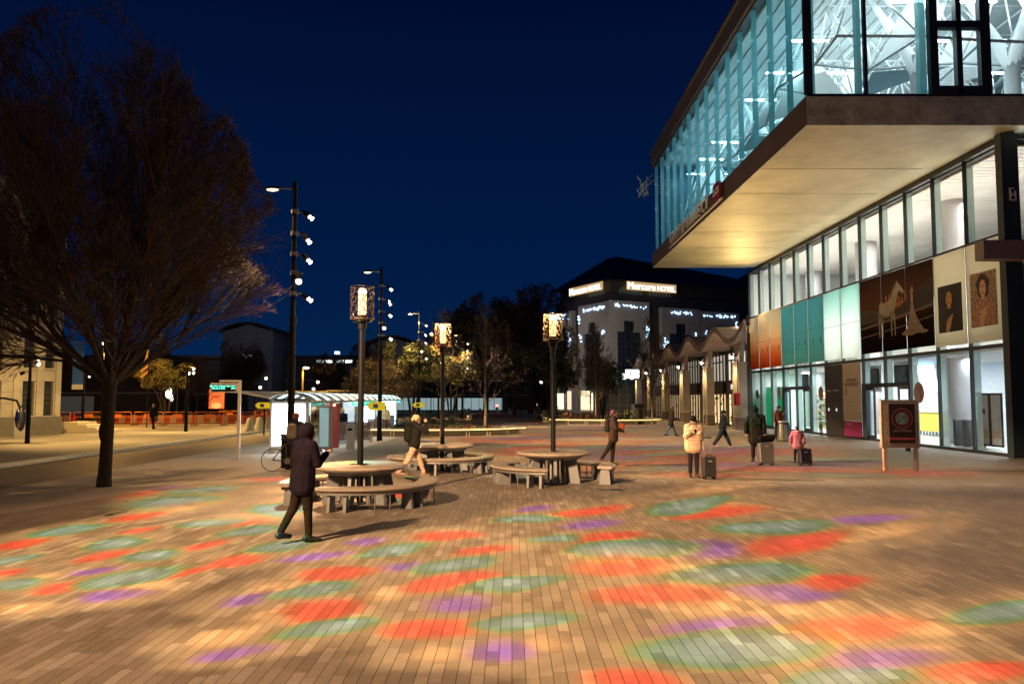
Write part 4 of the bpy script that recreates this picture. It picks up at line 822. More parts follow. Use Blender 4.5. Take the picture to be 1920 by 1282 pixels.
MB().box(-2.5,3.5,-1.3,-.06,9.6,9.75).build('balcony',APW,b)
b=block('office_block','long low dark office block with a lit strip of top windows',-36.5,160,20,12,10.2,roof='flat',wall=M('office_wall',(.06,.055,.065),.85))
for i in range(6): MB().box(-2.6+i*1.75+(i//2)*.5,-1.2+i*1.75+(i//2)*.5,-.12,-.06,9.2,9.75).build('lit_window',EM('lit_strip',(.85,.95,.9),1.1),b)
MB().box(1,1.8,-.1,1,11,11.5).build('roof_light',EM('roof_light',(.9,1,.9),1.5),b)
b=block('office_block','dark distant block with scattered window lights behind the bus stop lamps',-43,175,18,12,9.0,roof='flat',wall=M('office_wall2',(.04,.036,.036),.85))
rg=random.Random(21)
for i in range(16): 
    x=rg.uniform(-5,8); z=rg.choice((2.6,3.9,5.2,6.5)); MB().box(x,x+rg.uniform(.3,.9),-.12,-.06,z,z+.35).build('lit_window',EM('lit_far',(.9,.85,.7),.8),b)
block('town_house','dark low house row beyond the orange barriers at left',-66,118,46,12,8,roof='flat',wall=M('house_dark',(.035,.03,.028),.85))
b=block('town_house','dim house with pale lit ground floor beside the blue banner',-49,96,15,8,6.5,roof='flat',wall=M('house_dark2',(.045,.04,.036),.85)); MB().box(-5,-1,-.15,-.06,.3,2.4).box(0,1.6,-.15,-.06,.3,2.5).build('lit_front',EM('lit_front',(.9,.85,.7),.02,(.06,.06,.05)),b)
block('town_house','dark distant houses closing the square behind the bare trees',4,170,70,15,9,roof='flat',wall=M('house_dark3',(.03,.027,.03),.85))
hl=MB(); 
pts=[(-400,500,0)]
hl.prism([(x,420,0 if k==0 else z) for k,x,z in [(0,-600,0),(0,600,0),(1,600,4),(1,300,10),(1,120,7),(1,0,12),(1,-120,9),(1,-260,13),(1,-420,8),(1,-600,5)]],(0,60,0)); structure(hl.build('hills',M('hill_dark',(.006,.007,.009),.9)))
# far bus terminal strip with pale light, far right of road
ft=thing('station_hoarding','long pale lit hoarding band low across the far end of the square','hoarding',(-16,122,0)); MB().box(-4,14.5,0,.2,.4,2.2).build('panel',EM('hoarding_glow',(.55,.8,.85),.22,(.5,.6,.6)),ft); m=MB()
for i in range(17): m.box(-4+i*1.15,-3.93+i*1.15,-.05,.0,0,2.3)
m.build('post_row',DARK,ft)
# ============================================================ LAMP MASTS
def lens_mat(): return EM('projector_lens',(1,.82,.72),3.2)
def mast(x,y,lab,scale=1,first=None):
    t=thing('light_mast',lab,'light mast',(x,y,.012),0,'tall masts with projectors')
    MB().cyl((0,0,0),(0,0,4.6),.115,.10,16).cyl((0,0,4.6),(0,0,9.0),.085,.075,16).cyl((0,0,0),(0,0,.35),.15,.14,16).cyl((0,0,4.55),(0,0,4.7),.12,.12,16).build('pole',BLK,t,smooth=False)
    a=MB().cyl((0,0,8.78),(-.55,0,8.82),.035).build('arm',GREY,t); MB().ell((-.72,0,8.8),(.24,.12,.06),14,8).build('lamp_head',BLK,a,smooth=True); MB().ell((-.72,0,8.755),(.19,.1,.05),14,8).build('lamp_glass',EM('street_lamp_glow',(1,.62,.25),3.0),a,smooth=True)
    for i,(z,ang) in enumerate(((8.05,-38),(7.35,-52),(6.7,-45),(6.1,-85),(5.45,-35))):
        p=MB().cyl((0,0,z-.06),(0,0,z+.06),.12,n=14).cyl((0,-.03,z),(.3,-.03,z-.02),.03,n=8).build('bracket',GREY,t)
        dv=Vector((cos(R(ang)),-.22,sin(R(ang)))).normalized(); c=Vector((.3,-.04,z-.04)) if i!=3 else Vector((.18,-.1,z))
        MB().cyl(c-dv*.02,c+dv*.24,.075,.095,16).build('projector',BLK,p)
        MB().cyl(c+dv*.243,c+dv*.262,.06,n=16).cyl(c+dv*.35,c+dv*.372,.07,n=16).build('lens',lens_mat(),p)
        m=MB()
        for s_ in (-1,1):
            q=dv.cross(Vector((0,0,1))).normalized()*s_*.1; m.cyl(c+dv*.24+q*.8,c+dv*.35+q*.8,.009,n=6)
        m.build('visor_bars',lens_mat(),p)
    return t
t=mast(-6.85,24.9,'tall mast with five projectors and arm lamp nearest the bus shelter lightbox')
dup(t,(-6.85,41.6,.012),0,'tall projector mast rising right behind the nearest lantern pole'); dup(t,(-7.25,62.5,.012),0,'third projector mast, left of the middle lantern above the leafy tree'); dup(t,(-7.7,84,.012),0,'farthest projector mast, seen small just left of the middle lantern')
dup(t,(-5.2,84,.012),0,'far projector mast just right of the middle lantern pole top')
for (x,y) in ((-6.6,24.9),(-6.85,41.6),(-7.25,62.5),(-7.7,84)):
    spot((x-.8,y,8.7),(x-3.2,y+.5,0),1500,(1,.62,.27),118,.9,.1)
spot((-9,4.2,8.7),(-9.6,4.2,0),260,(1,.6,.25),155,.8,.1); point((9,-4,8.8),330,(1,.5,.18),.12); point((-21,19,9.5),1500,(1,.6,.22),.12); point((-7.5,-8,8.8),800,(1,.5,.2),.12)  # points here are unseen fill added outside the view, on no mast
# smaller mast at left pavement
t=thing('street_lamp','slender black street lamp with twin spots before the stone building','street lamp',(-22.4,37.2,.115)); MB().cyl((0,0,0),(0,0,2.1),.11,.1,14).cyl((0,0,2.1),(0,0,4.25),.07,.06,12).build('pole',BLK,t)
for z,s_,on in ((4.0,1,1),(3.75,1,1),(3.3,-1,0)):
    p=MB().cyl((0,0,z),(s_*.3,0,z),.02).build('bracket',BLK,t); MB().cyl((s_*.25,0,z-.02),(s_*.42,-.08,z-.1),.07,.09,12).build('spot_head',BLK,p)
    if on: MB().cyl((s_*.425,-.085,z-.105),(s_*.44,-.09,z-.11),.08,n=12).build('lens',EM('small_lens',(1,.88,.65),6),p)
LAMPS=[(-25.5,52,'second small lamp, seen right of the tree trunk'),(-21.5,47.5,'slender lamp with glaring head right of the tree over the far pavement')]
t2=dup(t,(-20.4,50.3,.115),0,'slender lamp with twin heads over the far pavement left of the timetable post'); t3=dup(t,(-31,58,.115),0,'small lamp seen close against the bare tree trunk'); t3['group']=t2['group']=t['group']='slender twin-spot street lamps'
for (x,y,tx,ty,p) in ((-22.1,37.2,-19.5,36.6,650),(-22.1,37.2,-26.5,42.5,900),(-20.4,50.3,-18.5,49.5,600),(-20.4,50.3,-24.5,47.2,500),(-29,56,-25,53,700),(-17.5,60,-17.5,57,700),(-21,41.5,-18,41.5,420)):
    spot((x,y,5.2),(tx,ty,0),p*2.6,(1,.62,.2),95,.9,.1)
point((-30,60,5.5),1300,(1,.45,.08),.3); point((-23,67,5.5),1300,(1,.5,.12),.3); spot((13,110,12),(17,134,9),2300,(1,.86,.68),110,.8,.3); spot((-2,132,14),(13,138,9),1200,(1,.8,.7),90,.8,.3); spot((-40,100,22),(-40,150,8),3200,(.8,.85,1),75,.9,.3)  # spots here are unseen, added to light the hotel and apartment walls
# distant street lamps
for (px,py,Y,h,lab,c) in [(499,709,95,0,'distant street lamp glowing largest, left of the first mast',(1,.78,.4)),(488,726,110,0,'distant street lamp below and left of the glowing one',(1,.85,.6)),(596,716,105,0,'distant street lamp glowing right of the first mast',(1,.75,.4)),(588,729,120,0,'low distant street lamp beside the first mast',(1,.9,.7)),(319,731,90,0,'distant lamp near the lit statue frame at left',(1,.8,.5)),(147,706,100,0,'white star-like lamp right of the blue banner',(.9,1,.95)),(195,644,60,0,'warm lamp shining low through the crown of the bare tree',(1,.75,.4)),(809,626,100,0,'high distant lamp left of the middle lantern',(1,.85,.6)),(1015,716,120,0,'small pale distant lamp in the dark trees left of the right lantern',(1,.9,.8)),(354,700,70,0,'bright lamp head on a dark pole over the left pavement',(1,.9,.7))]:
    x,z=D(px,py,Y); t=thing('distant_lamp',lab,'street lamp',(x,Y,0),0,'distant street lamps'); MB().cyl((0,0,0),(0,0,z-.1),.06,n=8).build('pole',BLK,t); r=.17*Y/95; MB().ell((0,-.02,z),r,10,8).build('lamp_head',EM('distant_glow%d'%px,c,5),t); MB().cyl((0,0,z+r*.8),(0,0,z+r*1.2),r*.9,r*.3,10).build('cap',BLK,t)
x,z=D(573,690,88); t=thing('amber_lamp','slim amber-lit street lamp with a short arm behind the bus shelter','street lamp',(x-.3,88,0)); MB().cyl((0,0,0),(0,0,z),.11,n=8).build('pole',M('pole_amber',(.6,.42,.12),.6),t); MB().ell((.35,0,z+.02),(.35,.2,.12),10,6).build('lamp_head',EM('amber_glow',(1,.65,.2),8),t); spot((x+.1,87.5,z-.1),(x-.2,87.8,0),220,(1,.6,.15),140,.9,.1)
# traffic light
x,z=D(932,760,112); t=thing('traffic_light','traffic light glowing red at the far end of the square','traffic light',(x,112,0)); MB().cyl((0,0,0),(0,0,z-.1),.06,n=8).build('pole',BLK,t); h_=MB().box(-.15,.15,0,.2,z-.7,z+.25).build('housing',BLK,t); MB().ell((0,-.02,z),.17,12,8).build('red_lens',EM('red_signal',(1,.02,.02),30),h_)
x,z=D(477,735,95); t=thing('traffic_light','small red signal beside the yellow-lit leaves behind the timetable post','traffic light',(x,95,0)); MB().cyl((0,0,0),(0,0,z-.1),.05,n=8).build('pole',BLK,t); h_=MB().box(-.12,.12,0,.2,z-.5,z+.2).build('housing',BLK,t); MB().ell((0,-.02,z),.11,12,8).build('red_lens',EM('red_signal2',(1,.06,.03),8),h_)
# ============================================================ LANTERNS, ROUND TABLES, CURVED BENCHES
def make_lantern():
    t=thing('lantern_post','a','lantern post',(0,0,.012),0,'lantern posts through the round tables')
    MB().cyl((0,0,0),(0,0,3.72),.068,.062,16).cyl((0,0,3.66),(0,0,3.8),.1,n=16).cyl((0,0,3.8),(0,0,3.84),.2,n=20).build('pole',BLK,t)
    rg=random.Random(9); cols_,rws=10,6; nd={}
    for i in range(cols_):
        for j in range(rws*2+1):
            off=.5 if (j//2+j%2)%2 else 0
            nd[(i,j)]=((i+off+rg.uniform(-.22,.22))/cols_*2*PI,3.86+(j*.5+rg.uniform(-.14,.14))*(.70/rws))
    def P(k,r=.245): a,z=k; return Vector((r*cos(a),r*sin(a),min(max(z,3.86),4.56)))
    sh=MB()
    def strut(a,b): sh.path([P(a),P(((a[0]+b[0])/2,(a[1]+b[1])/2)) if abs(a[0]-b[0])<3 else P(a),P(b)],.009,4)
    for i in range(cols_):
        for j in range(rws*2):
            a=nd[(i,j)]; b=nd[(i,j+1)]
            if j%2==1: strut(a,b)
            else:
                strut(a,b)
                off=(j//2+j%2)%2; k2=((i-1)%cols_,j+1) if not off else ((i+1)%cols_,j+1)
                b=nd[k2]; bb=b
                if b[0]-a[0]>3: bb=(b[0]-2*PI,b[1])
                if a[0]-b[0]>3: bb=(b[0]+2*PI,b[1])
                strut(a,bb)
    s=sh.build('perforated_shade',BROWNM if False else M('shade_metal',(.16,.12,.075),.35,metal=.6),t)
    r=MB()
    for z in (3.86,4.56):
        for i in range(28):
            a0=2*PI*i/28;a1=2*PI*(i+1)/28; r.cyl((.247*cos(a0),.247*sin(a0),z),(.247*cos(a1),.247*sin(a1),z),.013,n=5)
    r.build('rim',BROWNM,s)
    MB().cyl((0,0,3.84),(0,0,3.95),.11,n=16).build('lamp_base',BLK,t)
    MB().lathe([(.085,3.95),(.09,4.0),(.09,4.36),(.075,4.41)],n=18).build('bulb_sleeve',EM('lantern_sleeve',(1,.52,.2),1.3),t,smooth=True); MB().lathe([(.06,4.411),(.085,4.43),(.085,4.47),(.05,4.52)],n=18).build('bulb',EM('lantern_bulb',(1,.7,.32),14),t,smooth=True)
    return t
TS=M('table_stone',(.25,.215,.18),.55,var=.22,vs=5,bump=.15,bs=90); LEGM=M('leg_grey',(.17,.185,.20),.5,var=.08,vs=3)
def make_table():
    t=thing('round_table','a','table',(0,0,.012),0,'round tables on the square')
    n=48; ro=.98; ri=.22; prof=[(ri,.70),(ro-.12,.69),(ro-.03,.715),(ro,.75),(ro-.03,.79),(ro-.1,.805),(ri,.80)]
    vs=[];fs=[]; m_=len(prof)
    for i in range(n):
        a=2*PI*i/n
        for r,z in prof: vs.append((r*cos(a),r*sin(a),z))
    for i in range(n):
        for j in range(m_): fs.append((i*m_+j,((i+1)%n)*m_+j,((i+1)%n)*m_+(j+1)%m_,i*m_+(j+1)%m_))
    MB().add(vs,fs).build('tabletop',TS,t,smooth=False); MB().lathe([(.68,.615),(.74,.65),(.74,.688),(.3,.689)],n=36).build('under_ring',GREY,t)
    for i in range(6):
        a=2*PI*i/6+.4; q=Matrix.Rotation(a,4,'Z'); m=MB(); m.prism([q@Vector(v) for v in ((.50,-.035,0),(.78,-.035,0),(.66,-.035,.61),(.42,-.035,.61))],q.to_3x3()@Vector((0,.07,0))); m.build('leg',LEGM,t)
    for i in range(12):
        a=2*PI*i/12+.15; q=Matrix.Rotation(a,4,'Z'); MB().prism([q@Vector(v) for v in ((.33,-.02,0),(.41,-.02,0),(.38,-.02,.61),(.32,-.02,.61))],q.to_3x3()@Vector((0,.04,0))).build('slat_leg',LEGM,t)
    return t
def make_bench(a0,a1,lab,x,y,ri=1.2,ro=1.66):
    t=thing('curved_bench',lab,'bench',(x,y,.012),0,'curved benches round the tables')
    n=30; vs=[];fs=[]; prof=[(ri,.40),(ro-.05,.39),(ro,.42),(ro,.445),(ro-.04,.47),(ri+.04,.47),(ri,.45)]; m_=len(prof)
    for i in range(n+1):
        f=i/n; a=R(a0+(a1-a0)*f); end=min(f,1-f)*n; sh=0 if end>=1 else .06
        for r,z in prof: rm=(ri+ro)/2; vs.append(((r+(rm-r)*sh*2)*cos(a),(r+(rm-r)*sh*2)*sin(a),z))
    for i in range(n):
        for j in range(m_): fs.append((i*m_+j,(i+1)*m_+j,(i+1)*m_+(j+1)%m_,i*m_+(j+1)%m_))
    fs+=[tuple(range(m_)),tuple(n*m_+j for j in reversed(range(m_)))]
    MB().add(vs,fs).build('seat',TS,t)
    ap=MB(); vs=[];fs=[]
    for i in range(n+1):
        a=R(a0+2+(a1-a0-4)*i/n)
        for r,z in ((ro-.12,.33),(ro-.07,.33),(ro-.07,.388),(ro-.12,.388)): vs.append((r*cos(a),r*sin(a),z))
    for i in range(n):
        for j in range(4): fs.append((i*4+j,(i+1)*4+j,(i+1)*4+(j+1)%4,i*4+(j+1)%4))
    ap.add(vs,fs).build('apron_rail',GREY,t)
    for k_,f in enumerate((.1,.5,.9)):
        for s_ in (-1,1):
            a=R(a0+(a1-a0)*f+s_*6); q=Matrix.Rotation(a,4,'Z'); MB().prism([q@Vector(v) for v in ((ri+.06,-.03,0),(ro-.1,-.03,0),(ro-.14,-.03,.388),(ri+.1,-.03,.388))],q.to_3x3()@Vector((0,.06,0))).build('leg',LEGM,t)
    for f in (.27,.34,.7,.77):
        a=R(a0+(a1-a0)*f); MB().cyl(((ro-.1)*cos(a),(ro-.1)*sin(a),0),((ro-.1)*cos(a),(ro-.1)*sin(a),.388),.014,n=8).build('rod',GREY,t)
    return t
L0=make_lantern(); T0=make_table()
TPOS=[(-3.2,17.0,'nearest'),(-2.11,24.4,'middle'),(1.08,21.1,'right')]
tl=['round stone table nearest the viewer, round the left lantern post','round stone table behind the walker in beige trousers','round stone table of the right lantern, beside the walker with orange bag']
ll=['lantern post nearest the viewer, left of the three lanterns','lantern post in the middle, smallest of the three lanterns','lantern post on the right with the hotel behind it']
for i,(x,y,_) in enumerate(TPOS):
    if i==0: T0.location=(x,y,.012); L0.location=(x,y,.012); T0['label']=tl[0]; L0['label']=ll[0]
    else: dup(T0,(x,y,.012),.6*i,tl[i]); dup(L0,(x,y,.012),1.1*i,ll[i],scale=(1,1,.985-.01*i))
    for s_ in range(1): point((x,y,4.3+.15),260,(1,.58,.24),.09)
BL_=[(0,-112,48,'long curved bench in front and right of the nearest round table'),(0,95,205,'curved bench behind the nearest table, mostly behind the hooded walker'),(1,178,345,'long curved bench in front of the middle round table'),(1,20,140,'curved bench behind the middle round table'),(2,135,262,'curved bench at the left of the right-hand table'),(2,-28,75,'curved bench at the right of the right-hand table')]
for i,a0,a1,lab in BL_: make_bench(a0,a1,lab,TPOS[i][0],TPOS[i][1])
# ============================================================ PLANTERS WITH LONG BENCHES
YEL=EM('led_strip',(1,.66,.22),2.6); SEATM=M('planter_seat',(.40,.36,.28),.6,var=.12,vs=3)
def long_bench(lab,pts,t0):
    # pts: polyline of the seat
    t=thing('planter_bench',lab,'bench',(0,0,.012),0,'long lit benches round the planting beds')
    def strip(z0,z1,w0,w1,off=0):
        vs=[];fs=[]
        for i,p in enumerate(pts):
            a=Vector((*pts[max(i-1,0)],0)); b=Vector((*pts[min(i+1,len(pts)-1)],0)); d=(b-a).normalized(); n=Vector((d.y,-d.x,0)); p=Vector((*p,0))
            for w_,z in ((w0,z0),(w1,z0),(w1,z1),(w0,z1)): vs.append(p+n*w_+Vector((0,0,z)))
        for i in range(len(pts)-1):
            for j in range(4): fs.append((i*4+j,(i+1)*4+j,(i+1)*4+(j+1)%4,i*4+(j+1)%4))
        m=len(pts)-1; fs+=[(0,1,2,3),(m*4+3,m*4+2,m*4+1,m*4)]
        return MB().add(vs,fs)
    strip(.40,.47,0,.5).build('seat',SEATM,t); strip(.365,.395,.30,.42).build('light_strip',YEL,t); strip(.0,.40,-.06,-.0).build('back_board',M('bed_edge',(.12,.1,.08),.8),t); strip(.0,.03,.44,.5).build('foot_rail',M('foot_rail_metal',(.5,.46,.36),.5,metal=.3),t)
    L=0; seg=[]
    for a,b in zip(pts,pts[1:]): seg.append((L,a,b)); L+=math.dist(a,b)
    s_=.5
    while s_<L:
        for (l0,a,b) in seg:
            d_=math.dist(a,b)
            if l0<=s_<l0+d_:
                f=(s_-l0)/d_; p=Vector((a[0]+(b[0]-a[0])*f,a[1]+(b[1]-a[1])*f,0)); dd=Vector((b[0]-a[0],b[1]-a[1],0)).normalized(); n=Vector((dd.y,-dd.x,0))
                m=MB()
                for o_ in (-.09,.09): q=p+dd*o_+n*.42; m.box(q.x-.02,q.x+.02,q.y-.02,q.y+.02,.03,.40)
                m.build('leg',M('bench_leg_pale',(.55,.5,.38),.5),t)
        s_+=1.35
    return t
long_bench('long lit bench before the planting bed left of the middle of the square',[(-8.5,46.2),(-5.5,45.6),(-3,46.0),(-1.0,47.2),(.5,49.4)],0)
long_bench('lit bench before the shrubs near the hotel, right of the right lantern',[(3.4,67.5),(5,66.2),(8,65.6),(11,66.4),(12.2,68.2)],0)
long_bench('small lit bench edge far behind the bare tree in the middle',[(-3.8,88),(-4.3,84),(-4.0,80)],0)
long_bench('lit bench turning away behind the dark figure by the far shrubs',[(4.5,80),(3.4,76),(3.6,72.5)],0)
# low flush bed soil
structure(MB().prism([(-8.8,47,.016),(-5.5,46.1,.016),(-3,46.6,.016),(-1.3,47.8,.016),(0,49.8,.016),(-.5,56,.016),(-5,60,.016),(-9.5,60,.016)],(0,0,.12)).build('soil_bed',M('soil',(.05,.04,.03),.95,var=.4,vs=6)),'planting bed soil')
structure(MB().prism([(3.9,68.5,.016),(5,67,.016),(8,66.4,.016),(10.8,67.2,.016),(12,69,.016),(11.5,79,.016),(4.6,80,.016)],(0,0,.12)).build('soil_bed',MATS['soil']),'planting bed soil')
# bollards
def bollard(x,y,lab,h=.8,r=.24,mat=None,grp='stone bollards along the far kerb'):
    t=thing('stone_bollard',lab,'bollard',(x,y,.012),0,grp); MB().lathe([(r,0),(r*.95,h*.3),(r*.62,h*.88),(r*.5,h*.97),(r*.25,h)],n=16).build('body',mat or GRAN,t,smooth=True); MB().cyl((0,0,0),(0,0,.03),r*1.15,n=16).build('foot',M('bollard_foot',(.2,.18,.15),.8),t); return t
for i,(px,py) in enumerate([(468,812),(486,810),(505,807)]):
    x,y=G(px,py); bollard(x,y,['leftmost','middle','rightmost'][i]+' of three pale stone bollards behind the timetable post',.95,.3)
for i,(px,py) in enumerate([(853,779),(879,779),(900,780),(932,780),(955,780),(852+20,781)]):
    x,y=G(px,py-2); bollard(x,y,['first','second','third','fourth','fifth','sixth'][i]+' stone bollard from the left in the far row across the square',.85,.3,grp='far row of stone bollards')
x,y=G(1703,846); t=thing('black_bollard','slim black bollard standing behind the advertising board','bollard',(x,y,.012)); MB().cyl((0,0,0),(0,0,1.55),.1,n=16).build('post',BLK,t); MB().ell((0,0,1.55),(.1,.1,.05)).build('cap',BLK,t)
x,y=G(1470,828); t=thing('ash_bin','dark tapering litter bin with a metal front strip before the lady in bobble hat','litter bin',(x,y,.012)); MB().lathe([(.34,0),(.33,.1),(.27,.9),(.25,.98)],n=20).build('body',M('bin_dark',(.03,.03,.03),.4),t,smooth=True); MB().prism([(-.09,-.335,.06),(.09,-.335,.06),(.07,-.275,.85),(-.07,-.275,.85)],(0,.05,0)).build('front_strip',M('bin_steel',(.35,.35,.35),.35,metal=.7),t); MB().cyl((0,0,.985),(0,0,1.03),.27,n=20).build('lid',M('bin_lid',(.45,.43,.38),.4,metal=.5),t)
x,y=G(1199,796); t=thing('litter_bin','dark upright litter bin at the right end of the far lit bench','litter bin',(x,y,.012)); MB().lathe([(.33,0),(.36,.1),(.36,1.25),(.3,1.35)],n=14).build('body',BLK,t); MB().box(-.38,.38,-.05,.05,1.351,1.7).build('hood',BLK,t)
# ============================================================ TIMETABLE POST, SHELTER, BUSES
x,y=-9.75,28.7
t=thing('timetable_post','white post with an arm carrying a small green-lit departures display','timetable post',(x,y,.012)); WM=M('post_white',(.62,.58,.54),.45)
MB().box(-.05,.05,-.05,.05,0,2.83).build('post',WM,t,bevel=.008); MB().box(-.72,-.05,-.04,.04,2.76,2.83).build('arm',WM,t); s_=MB().box(-1.02,-.06,-.09,.03,2.38,2.72).build('display_case',WM,t,bevel=.01)
MB().box(-.96,-.12,-.1,-.091,2.43,2.66).build('display',M('display_black',(.01,.012,.012),.3),s_)
GRN=EM('led_green',(.05,1,.6),2.4); text('Stand No 4 Depart Parc','display_text',GRN,s_,(-.66,-.105,2.61),(R(90),0,0),.075,.002); text('Rue de la Gare','display_text',GRN,s_,(-.72,-.105,2.53),(R(90),0,0),.075,.002); text('20:05','display_text',GRN,s_,(-.2,-.105,2.61),(R(90),0,0),.065,.002); text('20:15','display_text',GRN,s_,(-.2,-.105,2.53),(R(90),0,0),.065,.002)
SH=thing('bus_shelter','long white bus shelter with curved ribbed canopy glowing teal underneath','bus shelter',(0,0,.008))
SW=M('shelter_white',(.62,.6,.55),.5); SY0,SY1=31.6,57.5
vs=[];fs=[]
prof=[(-11.0,2.36),(-10.5,2.28),(-10.0,2.2),(-9.6,2.17),(-9.3,2.32),(-8.9,2.38),(-8.5,2.33),(-8.2,2.22),(-7.95,2.04)]
def shx(y): return (y-SY0)*.0
n=14
RIBT=EM('canopy_teal',(.35,.85,.8),.5,(.3,.5,.5))
for i in range(n):
    y0=SY0+i*(SY1-SY0)/n; y1=y0+(SY1-SY0)/n*.62; y2=SY0+(i+1)*(SY1-SY0)/n
    for (a,b,mat,nm,th) in ((y0,y1,M('canopy_grey',(.3,.31,.29),.5),'canopy_panel',.05),(y1,y2,EM('canopy_glow_rib',(.62,.95,1),1.5,(.6,.8,.8)),'canopy_glow_rib',.045)):  # translucent ribs lit from below; their light is put in as emission
        m=MB(); pr=prof[3:]; vs=[];fs=[]
        for (x,z) in pr: vs+=[(x,a,z),(x,b,z),(x,b,z+th),(x,a,z+th)]
        for j in range(len(pr)-1):
            q=j*4; fs+=[(q,q+4,q+5,q+1),(q+1,q+5,q+6,q+2),(q+2,q+6,q+7,q+3),(q+3,q+7,q+4,q)]
        fs+=[(0,1,2,3),(len(vs)-1,len(vs)-2,len(vs)-3,len(vs)-4)]; m.add(vs,fs).build(nm,mat,SH)
vs=[];fs=[]; pr=[(-11.1,2.42),(-10.6,2.36),(-10.0,2.24),(-9.6,2.165)]
for (x,z) in pr: vs+=[(x,SY0,z),(x,SY1,z),(x,SY1,z+.07),(x,SY0,z+.07)]
for j in range(3): q=j*4; fs+=[(q,q+4,q+5,q+1),(q+1,q+5,q+6,q+2),(q+2,q+6,q+7,q+3),(q+3,q+7,q+4,q)]
fs+=[(0,1,2,3),(15,14,13,12)]; MB().add(vs,fs).build('road_side_wing',SW,SH)
MB().box(-8.0,-7.9,SY0,SY1,2.0,2.1).build('gutter',SW,SH)
for y in (32.1,38,44,50,56.5): MB().box(-9.68,-9.55,y,y+.12,0,2.16).build('column',SW,SH); 
for y in (38,44,50): MB().box(-8.25,-8.17,y,y+.08,0,2.15).build('column',SW,SH)
MB().poly([(-9.62,38.2,.2),(-9.62,56.4,.2),(-9.62,56.4,2.05),(-9.62,38.2,2.05)]).build('rear_glass',GLASS('shelter_glass',(.7,.85,.82),.1),SH)
MB().cyl((-8.6,SY1,2.12),(-8.1,SY1+.35,2.02),.16,n=16).build('end_lamp',EM('teal_end',(.05,.8,.75),.9),SH)
def lightbox(lab,x,y,w_,h,e_,imgs=True):
    o=thing('advert_lightbox',lab,'lightbox',(x,y,.01),0,'glowing advert boxes of the bus shelter')
    MB().box(-w_/2,w_/2,0,.2,.12,h).box(-w_/2+.05,-w_/2+.2,.03,.17,0,.12).box(w_/2-.2,w_/2-.05,.03,.17,0,.12).build('frame',SW,o,bevel=.01); MB().box(-w_/2+.1,w_/2-.1,-.012,-.002,.3,h-.12).build('lit_face',e_,o); return o
lb=lightbox('big glowing white advert box at the near end of the shelter behind the mast',-8.9,32.0,1.5,2.08,EM('advert_white',(.8,.95,1),5.5,(.8,.8,.8)))
MB().ell((0,-.02,1.55),(.16,.006,.1),20,8).build('pale_drawing',EM('advert_drawing',(.55,.85,.85),1.6),lb)
lb=lightbox('glowing pale blue advert box at the far shelter end behind the man in white',-8.95,57.2,1.5,2.2,EM('advert_blue',(.55,.85,1),3.2,(.8,.8,.8)))
lb=lightbox('narrow glowing advert box in the middle of the shelter',-9.0,50.4,.9,2.1,EM('advert_mid',(.7,.85,1),1.6,(.8,.8,.8)))
p_=thing('map_panel','grey-blue route map panel right of the near advert box','panel',(-7.85,33.9,.01)); MB().box(-.3,.28,0,.12,.0,1.85).build('frame',TAUPE,p_); MB().box(-.26,.12,-.012,-.002,.15,1.78).build('map',EM('map_blue',(.3,.5,.55),.22,(.3,.4,.42)),p_)
p_=thing('litter_bin','pale narrow litter bin beside the route map panel','litter bin',(-6.95,34.6,.01),0); MB().box(-.16,.16,-.14,.14,0,1.05).build('body',M('bin_pale',(.45,.43,.4),.5),p_,bevel=.02); MB().box(-.1,.1,-.155,-.14,.8,.9).build('slot',BLK,p_)
p_=thing('ticket_machine','red-lit ticket machine behind the route map panel','ticket machine',(-7.9,35.6,.01)); MB().box(-.2,.2,0,.3,0,1.95).build('casing',M('machine_red',(.35,.03,.03),.4),p_,bevel=.02); MB().box(-.03,.06,-.02,0,1.84,1.93).build('red_light',EM('machine_light',(1,.15,.08),14),p_)
d_=thing('departures_display','wide green-lit departures display hanging under the shelter canopy','display',(-8.2,44.4,1.75)); MB().box(-.75,.75,-.05,.05,0,.36).build('casing',SW,d_); MB().box(-.68,.68,-.062,-.052,.05,.31).build('screen',EM('screen_green',(.03,.5,.3),.5,(.05,.2,.15)),d_); text('Depart Parc Gare','display_text',GRN,d_,(-.15,-.07,.22),(R(90),0,0),.12,.002); text('Rue Royale 9','display_text',GRN,d_,(-.2,-.07,.11),(R(90),0,0),.12,.002); MB().cyl((0,0,.36),(0,0,.5),.02).build('hanger',GREY,d_)
WD=M('bench_wood',(.16,.07,.045),.5,var=.3,vs=5)
def wood_bench(lab,x,y,w_):
    o=thing('slatted_bench',lab,'bench',(x,y,.01),0,'slatted wooden benches of the shelter'); m=MB(); n=int(w_/.09)
    for i in range(n): a=-w_/2+i*w_/n; m.box(a,a+w_/n-.012,0,.03,.42,1.0)
    m.build('backrest',WD,o); m=MB()
    for i in range(n): a=-w_/2+i*w_/n; m.prism([(a,.05,.42),(a+w_/n-.012,.05,.42),(a+w_/n-.012,-.02,.08),(a,-.02,.08)],(0,.02,0))
    m.build('lower_slats',WD,o); MB().box(-w_/2,w_/2,.06,.5,.4,.45).build('seat',WD,o)
    for s_ in (-1,1): MB().box(s_*w_/2-.03,s_*w_/2+.03,-.03,.5,0,.39).build('leg',M('bench_leg_pale',(.55,.5,.38),.5),o)
wood_bench('wide slatted wooden bench seen from behind, left of the near lantern pole',-8.15,40.3,2.1); wood_bench('short slatted wooden bench between the lantern pole and the second mast',-7.75,46.5,1.2)
p_=thing('grey_cabinet','grey cabinet at the far end of the shelter benches','cabinet',(-7.6,49.5,.01)); MB().box(-.3,.3,0,.4,0,1.15).build('casing',M('cab_grey',(.3,.33,.34),.5),p_); MB().box(-.26,.26,-.012,0,.1,1.1).build('door',M('cab_grey2',(.25,.28,.29),.5),p_)
